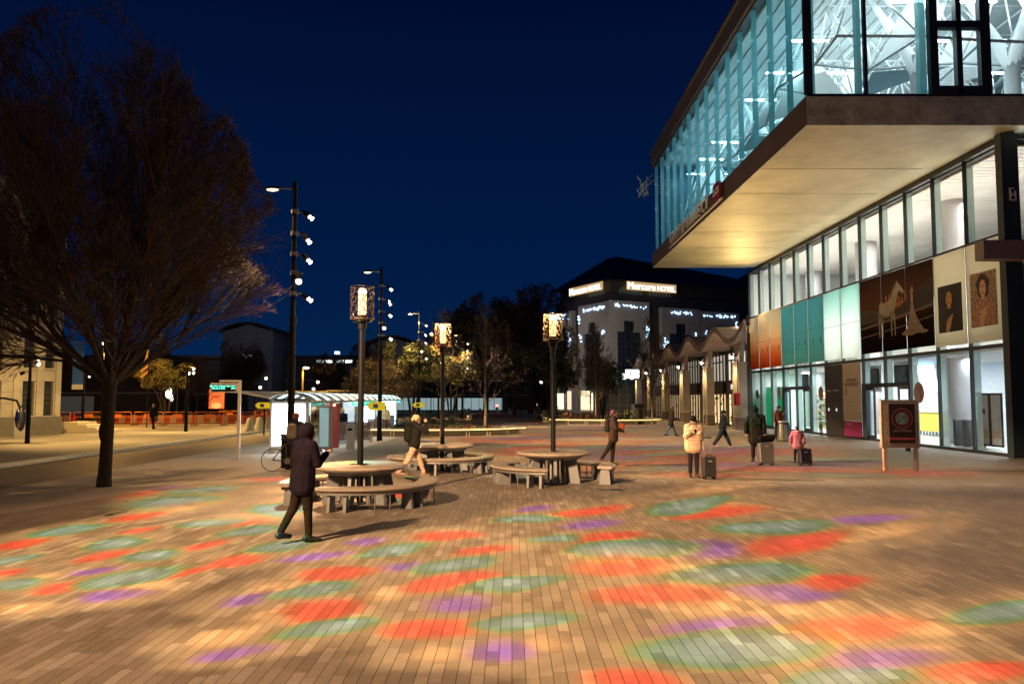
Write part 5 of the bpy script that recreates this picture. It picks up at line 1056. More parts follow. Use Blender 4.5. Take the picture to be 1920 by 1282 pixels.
area((-9.0,36,2.1),(0,0,0),1,5,60,(.75,.95,1),'shelter_lamp'); area((-9.0,45,2.1),(0,0,0),1,6,60,(.75,.95,1),'shelter_lamp'); area((-9.0,53,2.1),(0,0,0),1,6,60,(.75,.95,1),'shelter_lamp')
for i,(px,py,Y,w_,lab) in enumerate([(658,737,86,6.3,'parked bus whose rounded cream roof shows above the shelter at right'),(575,738,84,4.6,'parked bus whose flat cream roof shows above the shelter behind the mast')]):
    x,z=D(px,py,Y); o=thing('parked_bus',lab,'bus',(x,Y,.01),0,'buses parked behind the shelter'); BM=M('bus_cream',(.72,.55,.28),.4)
    if i==0: MB().prism([(-w_/2,0,.5),(w_/2,0,.5),(w_/2,0,2.7),(w_/2-.5,0,3.05),(-w_/2+.6,0,3.05),(-w_/2,0,2.6)],(0,2.5,0)).build('body',BM,o); MB().box(-w_/2+1,w_/2-2.2,-.02,0,2.65,2.9).build('roof_recess',M('bus_recess',(.12,.09,.05),.6),o)
    else: MB().box(-w_/2,w_/2,0,2.5,.5,2.95).build('body',BM,o,bevel=.1)
    MB().box(-w_/2+.1,w_/2-.1,-.025,-.002,1.2,2.4).build('window',M('bus_glass',(.04,.05,.06),.2),o)
    for a in (-w_/2+1,w_/2-1): MB().cyl((a,-.02,.5),(a,.3,.5),.5,n=18).build('wheel',BLK,o)
    spot((x,Y-6,9),(x,Y,3),500,(1,.7,.3),60,.8,.1)
# yellow direction signs, lit sign, red poster, etc
def arrow(lab,px,py,Y,w_=.95,h=.34):
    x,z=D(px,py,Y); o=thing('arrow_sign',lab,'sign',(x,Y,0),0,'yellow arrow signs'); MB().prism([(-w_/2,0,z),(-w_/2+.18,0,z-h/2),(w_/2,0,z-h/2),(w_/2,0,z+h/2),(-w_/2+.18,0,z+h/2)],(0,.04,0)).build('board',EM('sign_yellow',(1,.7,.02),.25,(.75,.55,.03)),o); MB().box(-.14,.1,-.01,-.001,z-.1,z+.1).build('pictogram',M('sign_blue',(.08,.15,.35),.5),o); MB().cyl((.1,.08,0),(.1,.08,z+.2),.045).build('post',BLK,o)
arrow('yellow arrow sign on a dark post left of the shelter lightbox',492,760,48,.9,.36); arrow('yellow arrow sign beside the second mast at the shelter end',705,761,40.9,.95,.42); arrow('yellow arrow sign on the third mast before the leafy bed',784,759,60,.9,.36)
x,y=-32.6,92; t=thing('orange_poster','orange-red lit poster box beyond the barriers left of the timetable post','poster',(-33.9,92,0)); MB().box(-.95,1,0,.2,.9,3.3).build('case',BLK,t); MB().box(-.85,.9,-.02,-.002,1.0,3.2).build('lit_face',EM('poster_orange',(1,.14,.03),.8,(.5,.1,.03)),t); MB().ell((0,-.03,1.35),(.6,.01,.35),18,8).build('printed_sun',EM('poster_sun',(1,.5,.12),.6),t); MB().box(-.9,-.8,0,.1,0,.9).box(.85,.95,0,.1,0,.9).build('leg',BLK,t)
t=thing('statue_frame','slim frame with a small white lit figure hanging in it at left','frame',(-33.6,78.5,0)); MB().box(-.85,-.8,0,.05,0,3.5).box(.8,.85,0,.05,0,3.5).box(-.85,.85,0,.05,3.5,3.55).build('frame',GREY,t); MB().ell((0,0,3.1),(.12,.1,.2)).ell((0,0,2.6),(.35,.12,.45)).ell((.25,0,2.2),(.2,.1,.35)).build('lit_figure',EM('figure_white',(1,.95,.8),1.5),t)
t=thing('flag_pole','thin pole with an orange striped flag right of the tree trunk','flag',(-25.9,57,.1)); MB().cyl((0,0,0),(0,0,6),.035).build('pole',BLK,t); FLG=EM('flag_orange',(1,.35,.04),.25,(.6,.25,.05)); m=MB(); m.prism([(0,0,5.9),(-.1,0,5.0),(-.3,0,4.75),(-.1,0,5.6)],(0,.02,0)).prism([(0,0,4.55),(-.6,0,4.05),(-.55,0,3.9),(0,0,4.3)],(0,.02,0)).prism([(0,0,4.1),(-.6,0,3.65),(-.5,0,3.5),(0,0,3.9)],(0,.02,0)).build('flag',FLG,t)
# barriers
ORB=M('barrier_orange',(.75,.22,.03),.5); RDB=M('barrier_red',(.25,.015,.015),.5); WHB=M('barrier_white',(.25,.2,.17),.5)
def make_barrier():
    o=thing('construction_barrier','a','barrier',(0,0,.115),0,'orange barriers of the building site'); m=MB()
    m.cyl((-1.1,0,1.0),(1.1,0,1.0),.025,n=6).cyl((-1.1,0,.62),(1.1,0,.62),.02,n=6).cyl((-1.1,0,.2),(1.1,0,.2),.02,n=6); m.build('rails',ORB,o)
    for x in (-1.1,1.1): MB().cyl((x,0,0),(x,0,1.02),.025,n=6).build('upright',ORB,o)
    MB().box(-.35,.35,-.01,.01,.55,.85).build('plate',ORB,o); MB().box(-1.3,-.9,-.3,.3,0,.05).build('foot',BLK,o); return o
b0=make_barrier(); bp=[]
for i in range(9): bp.append((-35.2+i*2.35,62.0+ (i%2)*.25,0))
for i in range(6): bp.append((-14.9-.55*i-3.0,73+i*(-.0)+i*2.2,1.2)) if False else bp.append((-23.9+i*1.9,68+i*3.4,R(60)))
ords=['first','second','third','fourth','fifth','sixth','seventh','eighth','ninth']
labs=[o+' orange barrier from the left in the near row across the site' for o in ords]+[o+' orange barrier of the row receding behind the timetable post' for o in ords[:6]]
for i,(x,y,rz) in enumerate(bp):
    if i==0: b0.location=(x,y,.115); b0['label']=labs[0]
    else: dup(b0,(x,y,.115),rz,labs[i])
w0=thing('plastic_barrier','a','barrier',(0,0,.115),0,'red and white plastic barriers'); 
for i in range(4): MB().prism([(-1+i*.5,-.2,0),(-.5+i*.5,-.2,0),(-.5+i*.5,-.07,.7),(-1+i*.5,-.07,.7)],(0,.25,0)).build('section',RDB if i%2 else WHB,w0)
MB().box(-1,1,-.25,.25,0,.05).build('base',BLK,w0)
for i in range(9):
    p=(-36.5+i*2.15,65.5+(i%3)*.2,.115)
    if i==0: w0.location=p; w0['label']='first red and white plastic barrier from the left behind the orange ones'
    else: dup(w0,p,0,ords[i]+' red and white plastic barrier from the left behind the orange ones')
# advertising board by the hall
t=thing('advertising_board','standing bronze framed board with a dark round-emblem poster in front of the hall','advertising board',(11.75,24.4,.012),R(-3))
FRM=M('board_frame',(.36,.36,.34),.5); MB().box(-.56,.56,-.08,.08,.68,2.14).build('case',FRM,t,bevel=.012)
for a in (-.5,.42): MB().box(a,a+.09,-.06,.06,0,.679).build('leg',FRM,t)
p=MB().box(-.36,.46,-.092,-.082,.80,2.04).build('poster',M('poster_border',(.42,.32,.3),.5),t); MB().box(-.33,.43,-.1,-.093,.83,2.01).build('poster_ground',M('poster_ground',(.03,.018,.02),.5),p)
def ring(m,c,r0,r1,y,n=32):
    vs=[];fs=[]
    for i in range(n):
        a=2*PI*i/n; vs+=[(c[0]+r0*cos(a),y,c[1]+r0*sin(a)),(c[0]+r1*cos(a),y,c[1]+r1*sin(a))]
    for i in range(n): j=(i+1)%n; fs.append((2*i,2*i+1,2*j+1,2*j))
    m.add(vs,fs)
m=MB(); ring(m,(.05,1.57),.19,.3,-.104); m.build('emblem_ring',M('ring_maroon',(.14,.02,.03),.5),p); m=MB(); ring(m,(.05,1.57),.3,.312,-.106); ring(m,(.05,1.57),.18,.19,-.106); m.build('emblem_outline',M('ring_pale',(.5,.38,.34),.5),p); MB().prism([(.05+.18*cos(a),-.103,1.57+.18*sin(a)) for a in [2*PI*i/24 for i in range(24)]],(0,-.002,0)).build('emblem_disc',M('disc_teal',(.16,.27,.27),.5,var=.6,vs=14),p)
MB().prism([(-.03,-.108,1.74),(.13,-.108,1.74),(.05,-.108,1.57)],(0,.002,0)).prism([(-.05,-.108,1.42),(.15,-.108,1.42),(.05,-.108,1.57)],(0,.002,0)).build('emblem_glass',M('disc_blue',(.2,.5,.55),.5),p)
MB().box(-.32,.42,-.104,-.1005,.93,1.0).build('magenta_band',M('band_magenta',(.4,.05,.12),.5),p); text('CIRCUS FESTIVAL','poster_text',M('ring_pale',(.5,.38,.34)),p,(.05,-.104,1.2),(R(90),0,0),.075,.002); text('DU 4 AU 8 JANVIER','poster_text',MATS['ring_pale'],p,(.05,-.104,.965),(R(90),0,0),.05,.002)
m=MB(); rg=random.Random(6)
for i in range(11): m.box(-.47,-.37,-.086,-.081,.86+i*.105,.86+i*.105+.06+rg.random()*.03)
m.build('side_reflection',M('reflection_tint',(.75,.5,.3),.5,var=.8,vs=22),t)  # coloured bars painting the lit reflection on the board's left side
MB().box(-.41,.42,-.006,.006,.04,.66).build('lower_glass',GL,t)
# ============================================================ BICYCLES
def bicycle(lab,x,y,rz,col=(.03,.03,.035)):
    o=thing('bicycle',lab,'bicycle',(x,y,.012),rz,'parked bicycles'); BM=M('bike_paint%d'%int(col[0]*1000),col,.35)
    for wx in (-.5,.5):
        m=MB(); 
        for i in range(28):
            a0=2*PI*i/28;a1=2*PI*(i+1)/28; m.cyl((wx+.335*cos(a0),0,.345+.335*sin(a0)),(wx+.335*cos(a1),0,.345+.335*sin(a1)),.014,n=6,caps=False)
        wh=m.build('wheel',BLK,o); m=MB()
        for i in range(14):
            a=2*PI*i/14; m.cyl((wx,0,.345),(wx+.32*cos(a),0,.345+.32*sin(a)),.0025,n=4)
        m.cyl((wx,-.05,.345),(wx,.05,.345),.02,n=8); m.build('spokes',GREY,wh)
    A=(.5,0,.345);B=(.38,0,.78);C=(-.15,0,.82);Dd=(-.08,0,.3);E_=(-.5,0,.345)
    m=MB()
    for a,b in ((B,C),(B,Dd),(C,Dd),(Dd,E_),(C,E_),((.40,0,.7),A)): m.cyl(a,b,.017,n=8)
    m.build('frame',BM,o); MB().cyl(C,(-.19,0,.95),.014,n=8).ell((-.2,0,.97),(.13,.07,.03)).build('saddle',BLK,o,smooth=True); MB().cyl(B,(.35,0,.96),.014,n=8).cyl((.38,-.28,.98),(.38,.28,.98),.013,n=8).build('handlebar',BLK,o); MB().cyl((-.08,-.04,.3),(-.08,-.03,.3),.09,n=16).cyl((-.08,-.1,.3),(.02,-.1,.18),.012,n=6).build('crank',GREY,o)
    return o
bicycle('dark racing bicycle leaning by the litter bin before the near advert box',-6.72,24.35,R(200) if False else R(70)).rotation_euler=(R(4),0,R(28))
bicycle('black bicycle parked at the glass right of the farther entrance',17.9,46.6,R(75),(.02,.02,.02))
t=thing('dark_bin','dark litter bin behind the bicycle at the first mast','litter bin',(-7.05,25.4,.012)); MB().cyl((0,0,0),(0,0,1.0),.22,.24,14).build('body',BLK,t); MB().cyl((0,0,1.0),(0,0,1.06),.26,n=14).build('rim',GREY,t)
# ============================================================ PEOPLE
SKIN=M('skin',(.45,.26,.18),.55); SKIN2=M('skin_dark',(.2,.11,.07),.55); HAIRM=M('hair_dark',(.02,.014,.01),.7)
def fab(name,c,var=.25): return M('fabric_'+name,c,.9,var=var,vs=7,bump=.35,bs=35,spec=.06)
def person(lab,x,y,heading,h=1.72,legs=((22,8),(-18,20)),arms=((12,20,6),(-12,25,6)),lean=3,head=(0,0),top=None,bottom=None,shoe=None,hat=None,hair=HAIRM,skin=SKIN,
           puffy=1.0,hem=.0,skirt=None,hood=False,vox=.011,wide=1.0,scarf=None,baggy=1.0,toe=0,female=False,collar=True,wl=0):
    """local frame: faces +x, y to the left, z up. legs: (hip swing, knee bend); arms: (swing, elbow bend, abduction)"""
    t=thing('person',lab,'person',(x,y,.012),R(heading)); k=h/1.75
    V3=lambda a,b,c:Vector((a,b,c))
    hip=V3(0,0,.93); ln=R(lean); up=V3(sin(ln),0,cos(ln))
    J={}
    for s_,(sw,kb) in zip((1,-1),legs):
        hp=hip+V3(0,.09*s_*(.95 if female else 1),-.02); a=R(sw); kn=hp+V3(sin(a),0.01*s_,-cos(a))*.43; b=a-R(kb); an=kn+V3(sin(b),0,-cos(b))*.42
        fb_=R(-8 if kb<25 else -kb*.9+min(0,sw)*.6); ft=V3(cos(fb_),0.18*s_,sin(fb_)).normalized()
        J[s_]=(hp,kn,an,an+V3(0,0,-.045)+ft*.17,an+V3(0,0,-.045)-ft*.06)
    low=min(min(j[3].z,j[4].z) for j in J.values())-.035
    off=V3(0,0,-low)
    hip=hip+off; J={s_:[p+off for p in v] for s_,v in J.items()}
    chest=hip+up*.36; nk=hip+up*.54; sh={s_:hip+up*.49+V3(0,(.175 if female else .195)*s_*wide,0) for s_ in (1,-1)}
    hy,hp_=R(head[0]),R(head[1])   # head turn, head nod
    hd=nk+up*.075+V3(sin(hp_)*.05,0,.055); hr=Matrix.Rotation(hy,3,'Z')@Matrix.Rotation(hp_,3,'Y')
    H=lambda a,b,c: hd+hr@V3(a,b,c)
    A={}
    for s_,(sw,eb,ab) in zip((1,-1),arms):
        a=R(sw); o=R(ab); u=V3(sin(a)*cos(o),sin(o)*s_,-cos(a)*cos(o)); el=sh[s_]+u*.285
        b=R(sw+eb); inw=R(-14 if eb>50 else 2); f=V3(sin(b)*cos(inw),sin(inw)*s_,-cos(b)*cos(inw)); wr=el+f*.25; A[s_]=(sh[s_],el,wr,f)
    S=lambda m:[setattr(m,'v',[tuple(Vector(v)*k) for v in m.v]),m][1]
    # body: one continuous surface
    m=MB()
    m.cap(hip+V3(0,.07,0),hip+V3(0,-.07,0),.125,.125).cap(hip+up*.1,hip+up*.2,.125,.12).cap(hip+up*.22+V3(0,.05,0),chest+V3(0,.06,0),.11,.12).cap(hip+up*.22+V3(0,-.05,0),chest+V3(0,-.06,0),.11,.12).cap(sh[1],sh[-1],.065,.065).cap(hip+up*.42,nk,.09,.06).cap(nk-up*.03,hd+V3(-.01,0,-.02),.055,.055)
    m.ell(H(-.008,0,.035),(.098,.078,.105),14,10,hr).ell(H(.02,0,-.045),(.072,.058,.07),12,8,hr).ell(H(.075,0,-.082),(.024,.028,.022),8,6,hr)
    m.ell(H(.094,0,-.015),(.02,.014,.026),8,6,hr).ell(H(.085,0,.03),(.018,.05,.014),8,6,hr).ell(H(.0,.078,-.005),(.018,.012,.032),8,6,hr).ell(H(.0,-.078,-.005),(.018,.012,.032),8,6,hr).ell(H(.082,0,-.052),(.016,.026,.012),8,6,hr)
    for s_ in (1,-1):
        hpp,kn,an,toe_,heel=J[s_]; m.cap(hpp,kn,.082,.055).cap(kn,kn.lerp(an,.35),.053,.055).cap(kn.lerp(an,.3),an,.056,.037).cap(heel,toe_,.035,.03).cap(an,heel.lerp(toe_,.3),.038,.036)
        s0,el,wr,f=A[s_]; m.cap(s0,el,.05,.038).cap(el,wr,.038,.026)
        # palm, four fingers of different length, thumb off the side of the palm
        side=f.cross(V3(0,0,1)) if abs(f.z)<.9 else V3(1,0,0); side.normalize(); nrm_=f.cross(side).normalized(); pc_=wr+f*.05
        m.cap(wr,wr+f*.075-side*.018,.024,.02).cap(wr,wr+f*.075+side*.018,.024,.02)
        for i,(o_,l_) in enumerate(((-.03,.062),(-.010,.072),(.011,.068),(.031,.052))):
            b0_=wr+f*.08+side*o_; b1=b0_+f*l_*.5+nrm_*.008; b2=b1+f*l_*.35+nrm_*.03; m.cap(b0_,b1,.0095,.009,8).cap(b1,b2,.009,.008,8)
        th=wr+f*.03-side*.025; m.cap(th,th+f*.03-side*.03,.012,.0105,8).cap(th+f*.03-side*.03,th+f*.06-side*.034+nrm_*.012,.0105,.009,8)
    body=remesh(S(m),'body',skin,t,vox*.85,3)
    # face details
    e_=MB(); 
    for s_ in (1,-1): e_.ell(H(.083,.031*s_,.008),(.011,.013,.009),8,6,hr)
    S(e_).build('eyes',M('eye',(.03,.02,.015),.3),t,smooth=True); S(MB().ell(H(.094,0,-.053),(.007,.022,.006),8,6,hr)).build('mouth',M('lips',(.35,.1,.09),.5),t,smooth=True)
    # trousers
    m=MB(); bg_=baggy
    m.cap(hip+V3(0,.075,-.01),hip+V3(0,-.075,-.01),.14,.14).cap(hip,hip+up*.1,.145,.135)
    for s_ in (1,-1):
        hpp,kn,an,toe_,heel=J[s_]; m.cap(hpp,kn,.098*bg_,.075*bg_).cap(kn,an+V3(0,0,.03),.073*bg_,.055*(bg_**1.3))
        m.ell(an+V3(0,0,.03),(.058*bg_,.056*bg_,.03)).ell(kn+V3(-.02,0,.0),(.07*bg_,.068*bg_,.05))
    remesh(S(m),'trousers',bottom,t,vox,3)
    if skirt:
        n=20; vs=[];fs=[]
        top_=hip+up*.18; 
        for j,(f_,r_) in enumerate(((0,.15),(.25,.2),(.6,.25),(1,.3))):
            c=top_.lerp(V3(hip.x*.5,0,skirt),f_)
            for i in range(n):
                a=2*PI*i/n; rr=r_*(1+.05*sin(a*5+j)); vs.append(c+V3(rr*cos(a)*.85,rr*sin(a),0))
        for j in range(3):
            for i in range(n): fs.append((j*n+i,j*n+(i+1)%n,(j+1)*n+(i+1)%n,(j+1)*n+i))
        fs+=[tuple(range(n)),tuple(3*n+i for i in reversed(range(n)))]; mm=MB(); mm.add(vs,fs); S(mm).build('skirt',bottom,t,smooth=True)
    # shoes
    for s_ in (1,-1):
        m=MB(); hpp,kn,an,toe_,heel=J[s_]; m.cap(heel+V3(0,0,.01),toe_,.046,.04).cap(an+V3(0,0,.02),heel.lerp(toe_,.35),.05,.045).cap(heel+V3(0,0,-.018),toe_+V3(.01,0,-.012),.034,.03)
        remesh(S(m),'shoe',shoe or M('shoe_black',(.015,.015,.015),.5),t,vox,2)
    # coat / jacket
    m=MB(); p=puffy; w_=wide
    m.cap(hip+up*(-.0-hem)+V3(0,.075*w_,0),hip+up*.1+V3(0,.07*w_,0),.15*p,.145*p).cap(hip+up*(-.0-hem)+V3(0,-.075*w_,0),hip+up*.1+V3(0,-.07*w_,0),.15*p,.145*p).cap(hip+up*(-hem),hip+up*.1,.165*p,.15*p)
    m.cap(hip+up*.1+V3(0,.06*w_,0),chest+V3(0,.085*w_,0),.14*p,.145*p).cap(hip+up*.1+V3(0,-.06*w_,0),chest+V3(0,-.085*w_,0),.14*p,.145*p).cap(chest,chest+up*.1,.145*p,.13*p)
    m.cap(sh[1]+V3(0,-.02,0),sh[-1]+V3(0,.02,0),.086*p,.086*p).cap(chest+up*.1,nk-up*.02,.12,.09)
    if collar: m.cap(nk-up*.02+V3(-.01,0,0),nk+up*.045+V3(-.005,0,0),.085,.08)
    rg=random.Random(int(x*7+y*3))
    for s_ in (1,-1):
        s0,el,wr,f=A[s_]; m.cap(s0,el,.078*p,.066*p).cap(el,wr-f*.01,.064*p,.05*p).ell(el+V3(0,0,-.01),(.07*p,.068*p,.06*p)).ell(wr-f*.02,(.05*p,.05*p,.04*p))
        for q in range(4 if p<1.15 else 7):
            f_=rg.random(); c=s0.lerp(el,f_) if q%2 else el.lerp(wr,f_); m.ell(c+V3(rg.uniform(-.012,.012),rg.uniform(-.012,.012),0),(.074*p,.074*p,.03))
    if p>1.15:
        for i in range(6): c=hip+up*(-hem+.02+i*.1); m.ell(c,(.166*p,.222*p*w_,.045))
    for q in range(9):
        a=rg.uniform(0,2*PI); c=hip+up*rg.uniform(-hem,.4); m.ell(c+V3(.12*cos(a),.16*sin(a),0),(.045,.05,.07))
    if hood:
        m.ell(H(-.02,0,.02),(.135,.118,.145),14,10,hr).cap(nk,hd,.1,.1)
    coat=remesh(S(m),'coat',top,t,vox,3)
    if hood: S(MB().ell(H(.062,0,-.01),(.085,.075,.1),12,8,hr)).build('hood_face',skin,t,smooth=True)  # plain skin-coloured face inside the hood
    if hair is not None and not hood:
        m=MB().ell(H(-.022,0,.04),(.102,.09,.105),14,10,hr).ell(H(-.06,0,-.02),(.06,.078,.085),12,8,hr)
        if female or wl: m.cap(H(-.06,.05,-.02),H(-.05,.07,-.2),.045,.03).cap(H(-.06,-.05,-.02),H(-.05,-.07,-.2),.045,.03).cap(H(-.08,0,-.02),H(-.08,0,-.2),.05,.035)
        remesh(S(m),'hair',hair,t,vox,2)
    if hat is not None:
        m=MB().ell(H(-.012,0,.07),(.112,.1,.092),14,10,hr).cap(H(.06,0,.035),H(-.1,0,.02),.05,.055).cap(H(-.02,.06,.03),H(-.02,-.06,.03),.055,.055)
        hh=remesh(S(m),'hat',hat[0],t,vox,2)
        if hat[1]: S(MB().ell(H(-.02,0,.18),.035 if hat[1]==1 else .045)).build('bobble',hat[0],t,smooth=True)
    if scarf is not None: 
        remesh(S(MB().cap(nk+V3(.04,.05,.03),nk+V3(.04,-.05,.03),.07,.07).cap(nk+V3(-.05,.05,.03),nk+V3(-.05,-.05,.03),.065,.065).cap(nk+V3(.08,.02,.0),chest+V3(.14,.02,-.05),.045,.04)),'scarf',scarf,t,vox,2)
    t['_']=0; del t['_']
    return t,dict(hip=hip*k,chest=chest*k,nk=nk*k,A={s:[p*k for p in v[:3]] for s,v in A.items()},up=up,k=k,hd=hd*k)
def to_world(t,v): return Matrix.Rotation(t.rotation_euler.z,3,'Z')@Vector(v)+Vector(t.location)
def held(name,lab,cat,t,v,rz=None): return thing(name,lab,cat,tuple(to_world(t,v)),t.rotation_euler.z if rz is None else rz)
def backpack(lab,t,J,mat,s_=1.0):
    c=J['chest']-Vector((.2,0,.06)); b=held('backpack',lab,'backpack',t,c); m=MB().cap((0,.05,-.12),(0,.05,.12),.1*s_,.09*s_).cap((0,-.05,-.12),(0,-.05,.12),.1*s_,.09*s_).ell((-.07,0,-.08),(.06,.11,.09)); remesh(m,'bag',mat,b,.012,3)
    MB().path([(.03,.1,.16),(.14,.12,.22),(.28,.11,.12),(.3,.12,-.06),(.14,.16,-.15),(.03,.12,-.15)],.016,6).path([(.03,-.1,.16),(.14,-.12,.22),(.28,-.11,.12),(.3,-.12,-.06),(.14,-.16,-.15),(.03,-.12,-.15)],.016,6).build('straps',BLK,b); return b
def shoulder_bag(lab,t,J,side,mat):
    c=J['hip']+Vector((.0,.27*side,-.02)); b=held('shoulder_bag',lab,'bag',t,c); remesh(MB().cap((-.1,0,-.1),(.1,0,-.1),.05,.05).cap((-.1,0,.05),(.1,0,.05),.045,.045).cap((0,0,-.08),(0,0,.06),.055,.055),'bag',mat,b,.012,3); MB().path([(-.12,0,.08),(-.06,-.04*side,.4),(0,-.1*side,.5),(.06,-.04*side,.4),(.12,0,.08)],.012,6).build('strap',BLK,b)
def phone(lab,t,v):
    b=held('phone',lab,'phone',t,v); MB().box(-.004,.004,-.035,.035,-.065,.065,Matrix.Rotation(R(-40),4,'Y')).build('case',BLK,b); MB().box(-.0065,-.0045,-.031,.031,-.058,.058,Matrix.Rotation(R(-40),4,'Y')).build('screen',EM('phone_screen',(.8,.9,1),1.2),b)
F=fab
# 1 hooded walker in front
t,J=person('person in a dark hooded coat walking away, looking at a phone, nearest the viewer',-3.2,12.35,48,1.76,legs=((-11,20),(5,2)),arms=((10,112,4),(16,108,4)),lean=4,head=(0,18),top=F('plum',(.013,.010,.017)),bottom=F('brownblack',(.014,.010,.008)),hood=True,puffy=1.02,hem=.14,vox=.01,wide=1.02)
phone('dark phone held by the hooded walker nearest the viewer',t,(J['A'][1][2]+J['A'][-1][2])/2+Vector((.1,0,.02)))
# 2 person by the bicycle
t,J=person('person in dark jacket and brown knit cap behind the hooded walker by the bicycle',-6.25,23.2,70,1.72,legs=((6,4),(-6,8)),top=F('navy',(.02,.028,.045)),bottom=F('dark',(.02,.02,.022)),hat=(F('rust',(.18,.07,.05)),0),puffy=1.12,vox=.014)
backpack('light grey backpack on the person in brown knit cap',t,J,F('greybag',(.16,.15,.13)),1.1)
# 3 beige trousers walker
t,J=person('person in beige trousers and pale cap walking with one hand at the ear',-2.72,22.35,20,1.74,legs=((24,6),(-24,14)),arms=((-8,15,6),(60,120,12)),lean=6,top=F('black',(.014,.014,.015)),bottom=F('sand',(.46,.31,.22)),shoe=M('shoe_tan',(.25,.17,.12),.6),hat=(F('palecap',(.55,.38,.24)),0),vox=.012,baggy=1.08,puffy=1.05)
backpack('black backpack on the person in beige trousers',t,J,F('blackbag',(.012,.012,.012)),1.25)
# 4 woman with orange bag
t,J=person('person in dark coat with a backpack walking right, arms folded over an orange bag',3.3,26.2,-5,1.78,legs=((-2,2),(-22,10)),arms=((8,60,6),(14,55,6)),lean=2,head=(0,5),top=F('darkbrown',(.05,.035,.03)),bottom=F('dark',(.02,.02,.022)),shoe=M('shoe_brown',(.06,.035,.02),.5),hem=.12,vox=.012,wl=0,hair=M('hair_brown',(.09,.035,.02),.7))
backpack('dark backpack on the walker carrying an orange bag',t,J,F('charcoal',(.03,.03,.033)),1.1)
b=held('orange_bag','small bright orange bag held in front by the walker with backpack','bag',t,J['chest']+Vector((.27,-.02,-.08))); remesh(MB().ell((0,0,0),(.09,.08,.11)).cap((0,-.03,.05),(0,.03,.05),.05,.05),'bag',F('orange',(.75,.16,.03)),b,.012,2); MB().path([(-.03,0,.09),(0,0,.15),(.03,0,.09)],.008,5).build('handle',BLK,b)
# 5 far walker jeans
t,J=person('person in black coat and blue jeans striding right near the arcade',9.15,46.2,0,1.72,legs=((22,4),(-20,12)),arms=((10,30,5),(-5,35,5)),lean=8,head=(0,14),top=F('black',(.014,.014,.015)),bottom=F('jeans',(.05,.09,.11)),hem=.25,vox=.016)
# 6 woman in cream puffer with phone
t,J=person('person in cream puffer jacket and black cap facing the viewer, reading a phone',5.02,22.3,-93,1.66,legs=((3,2),(-3,3)),arms=((18,98,8),(18,98,8)),lean=1,head=(-6,16),top=F('cream',(.56,.42,.29),.15),bottom=F('blackjean',(.018,.018,.02)),shoe=M('shoe_black',(.015,.015,.015)),hat=(F('blackhat',(.012,.012,.012)),0),puffy=1.22,hem=.1,vox=.01,female=True,scarf=F('stripedscarf',(.2,.18,.15),.9))
phone('white-lit phone in the hands of the person in cream puffer jacket',t,(J['A'][1][2]+J['A'][-1][2])/2+Vector((.09,0,.05)))
shoulder_bag('pale checked shoulder bag on the person in cream puffer jacket',t,J,1,F('checked',(.35,.31,.25),.7))
# 7 black clothes walker
t,J=person('person all in black with loose knee-length trousers striding right',9.3,35.5,-8,1.68,legs=((26,6),(-24,10)),arms=((10,60,6),(10,60,6)),lean=5,head=(0,4),top=F('black',(.014,.014,.015)),bottom=F('dark',(.02,.02,.022)),shoe=M('shoe_pink',(.4,.3,.26),.6),hat=(F('greyhat',(.02,.018,.017)),0),baggy=1.25,vox=.014,puffy=1.08)
# 8 man with grey suitcase
t,J=person('tall person in black overcoat and bobble hat pulling a grey suitcase, seen from behind',8.35,27.5,78,1.88,legs=((18,4),(-16,14)),arms=((-18,8,22),(-22,10,6)),lean=6,head=(-38,0),top=F('black2',(.016,.016,.015)),bottom=F('dark',(.02,.02,.022)),hat=(F('blackhat',(.012,.012,.012)),1),puffy=1.18,hem=.25,vox=.013,wide=1.05)
# 9 child
t,J=person('child in peach quilted jacket with fur hood, seen from behind',9.62,27.1,88,1.24,legs=((14,4),(-12,12)),arms=((-6,10,28),(-24,8,10)),lean=5,head=(0,0),top=F('peach',(.45,.21,.13),.12),bottom=F('navy2',(.02,.02,.03)),hair=HAIRM,puffy=1.28,hem=.12,vox=.011)
rr=MB()
for i in range(14):
    a=2*PI*i/14; rr.ell((.0+.085*cos(a),.125*sin(a),.0),(.045,.045,.035))
fh=remesh(rr,'fur_hood',F('fur',(.62,.36,.2)),t,.012,2); fh.location=tuple(J['nk']+Vector((-.03,0,.0)))
# 10 lady with long coat
t,J=person('lady in brown jacket, long dark skirt and dark red bobble hat behind the bin',14.05,42.3,-78,1.74,legs=((2,2),(-2,2)),arms=((20,120,4),(-4,12,16)),top=F('brown',(.12,.05,.035)),bottom=F('blackskirt',(.015,.015,.014)),hat=(F('wine',(.10,.02,.022)),1),skirt=.08,vox=.015,female=True,wl=1)
# 11 man with white shirt at shelter end
t,J=person('man in cream shirt and black trousers walking towards the viewer by the shelter',-7.35,46.6,-88,1.74,legs=((8,3),(-8,10)),arms=((4,10,10),(-6,10,8)),top=F('creamshirt',(.58,.5,.34),.1),bottom=F('dark',(.02,.02,.022)),skin=SKIN2,vox=.015,hem=-.04)
shoulder_bag('black shoulder bag on the man in cream shirt',t,J,-1,F('blackbag',(.012,.012,.012)))
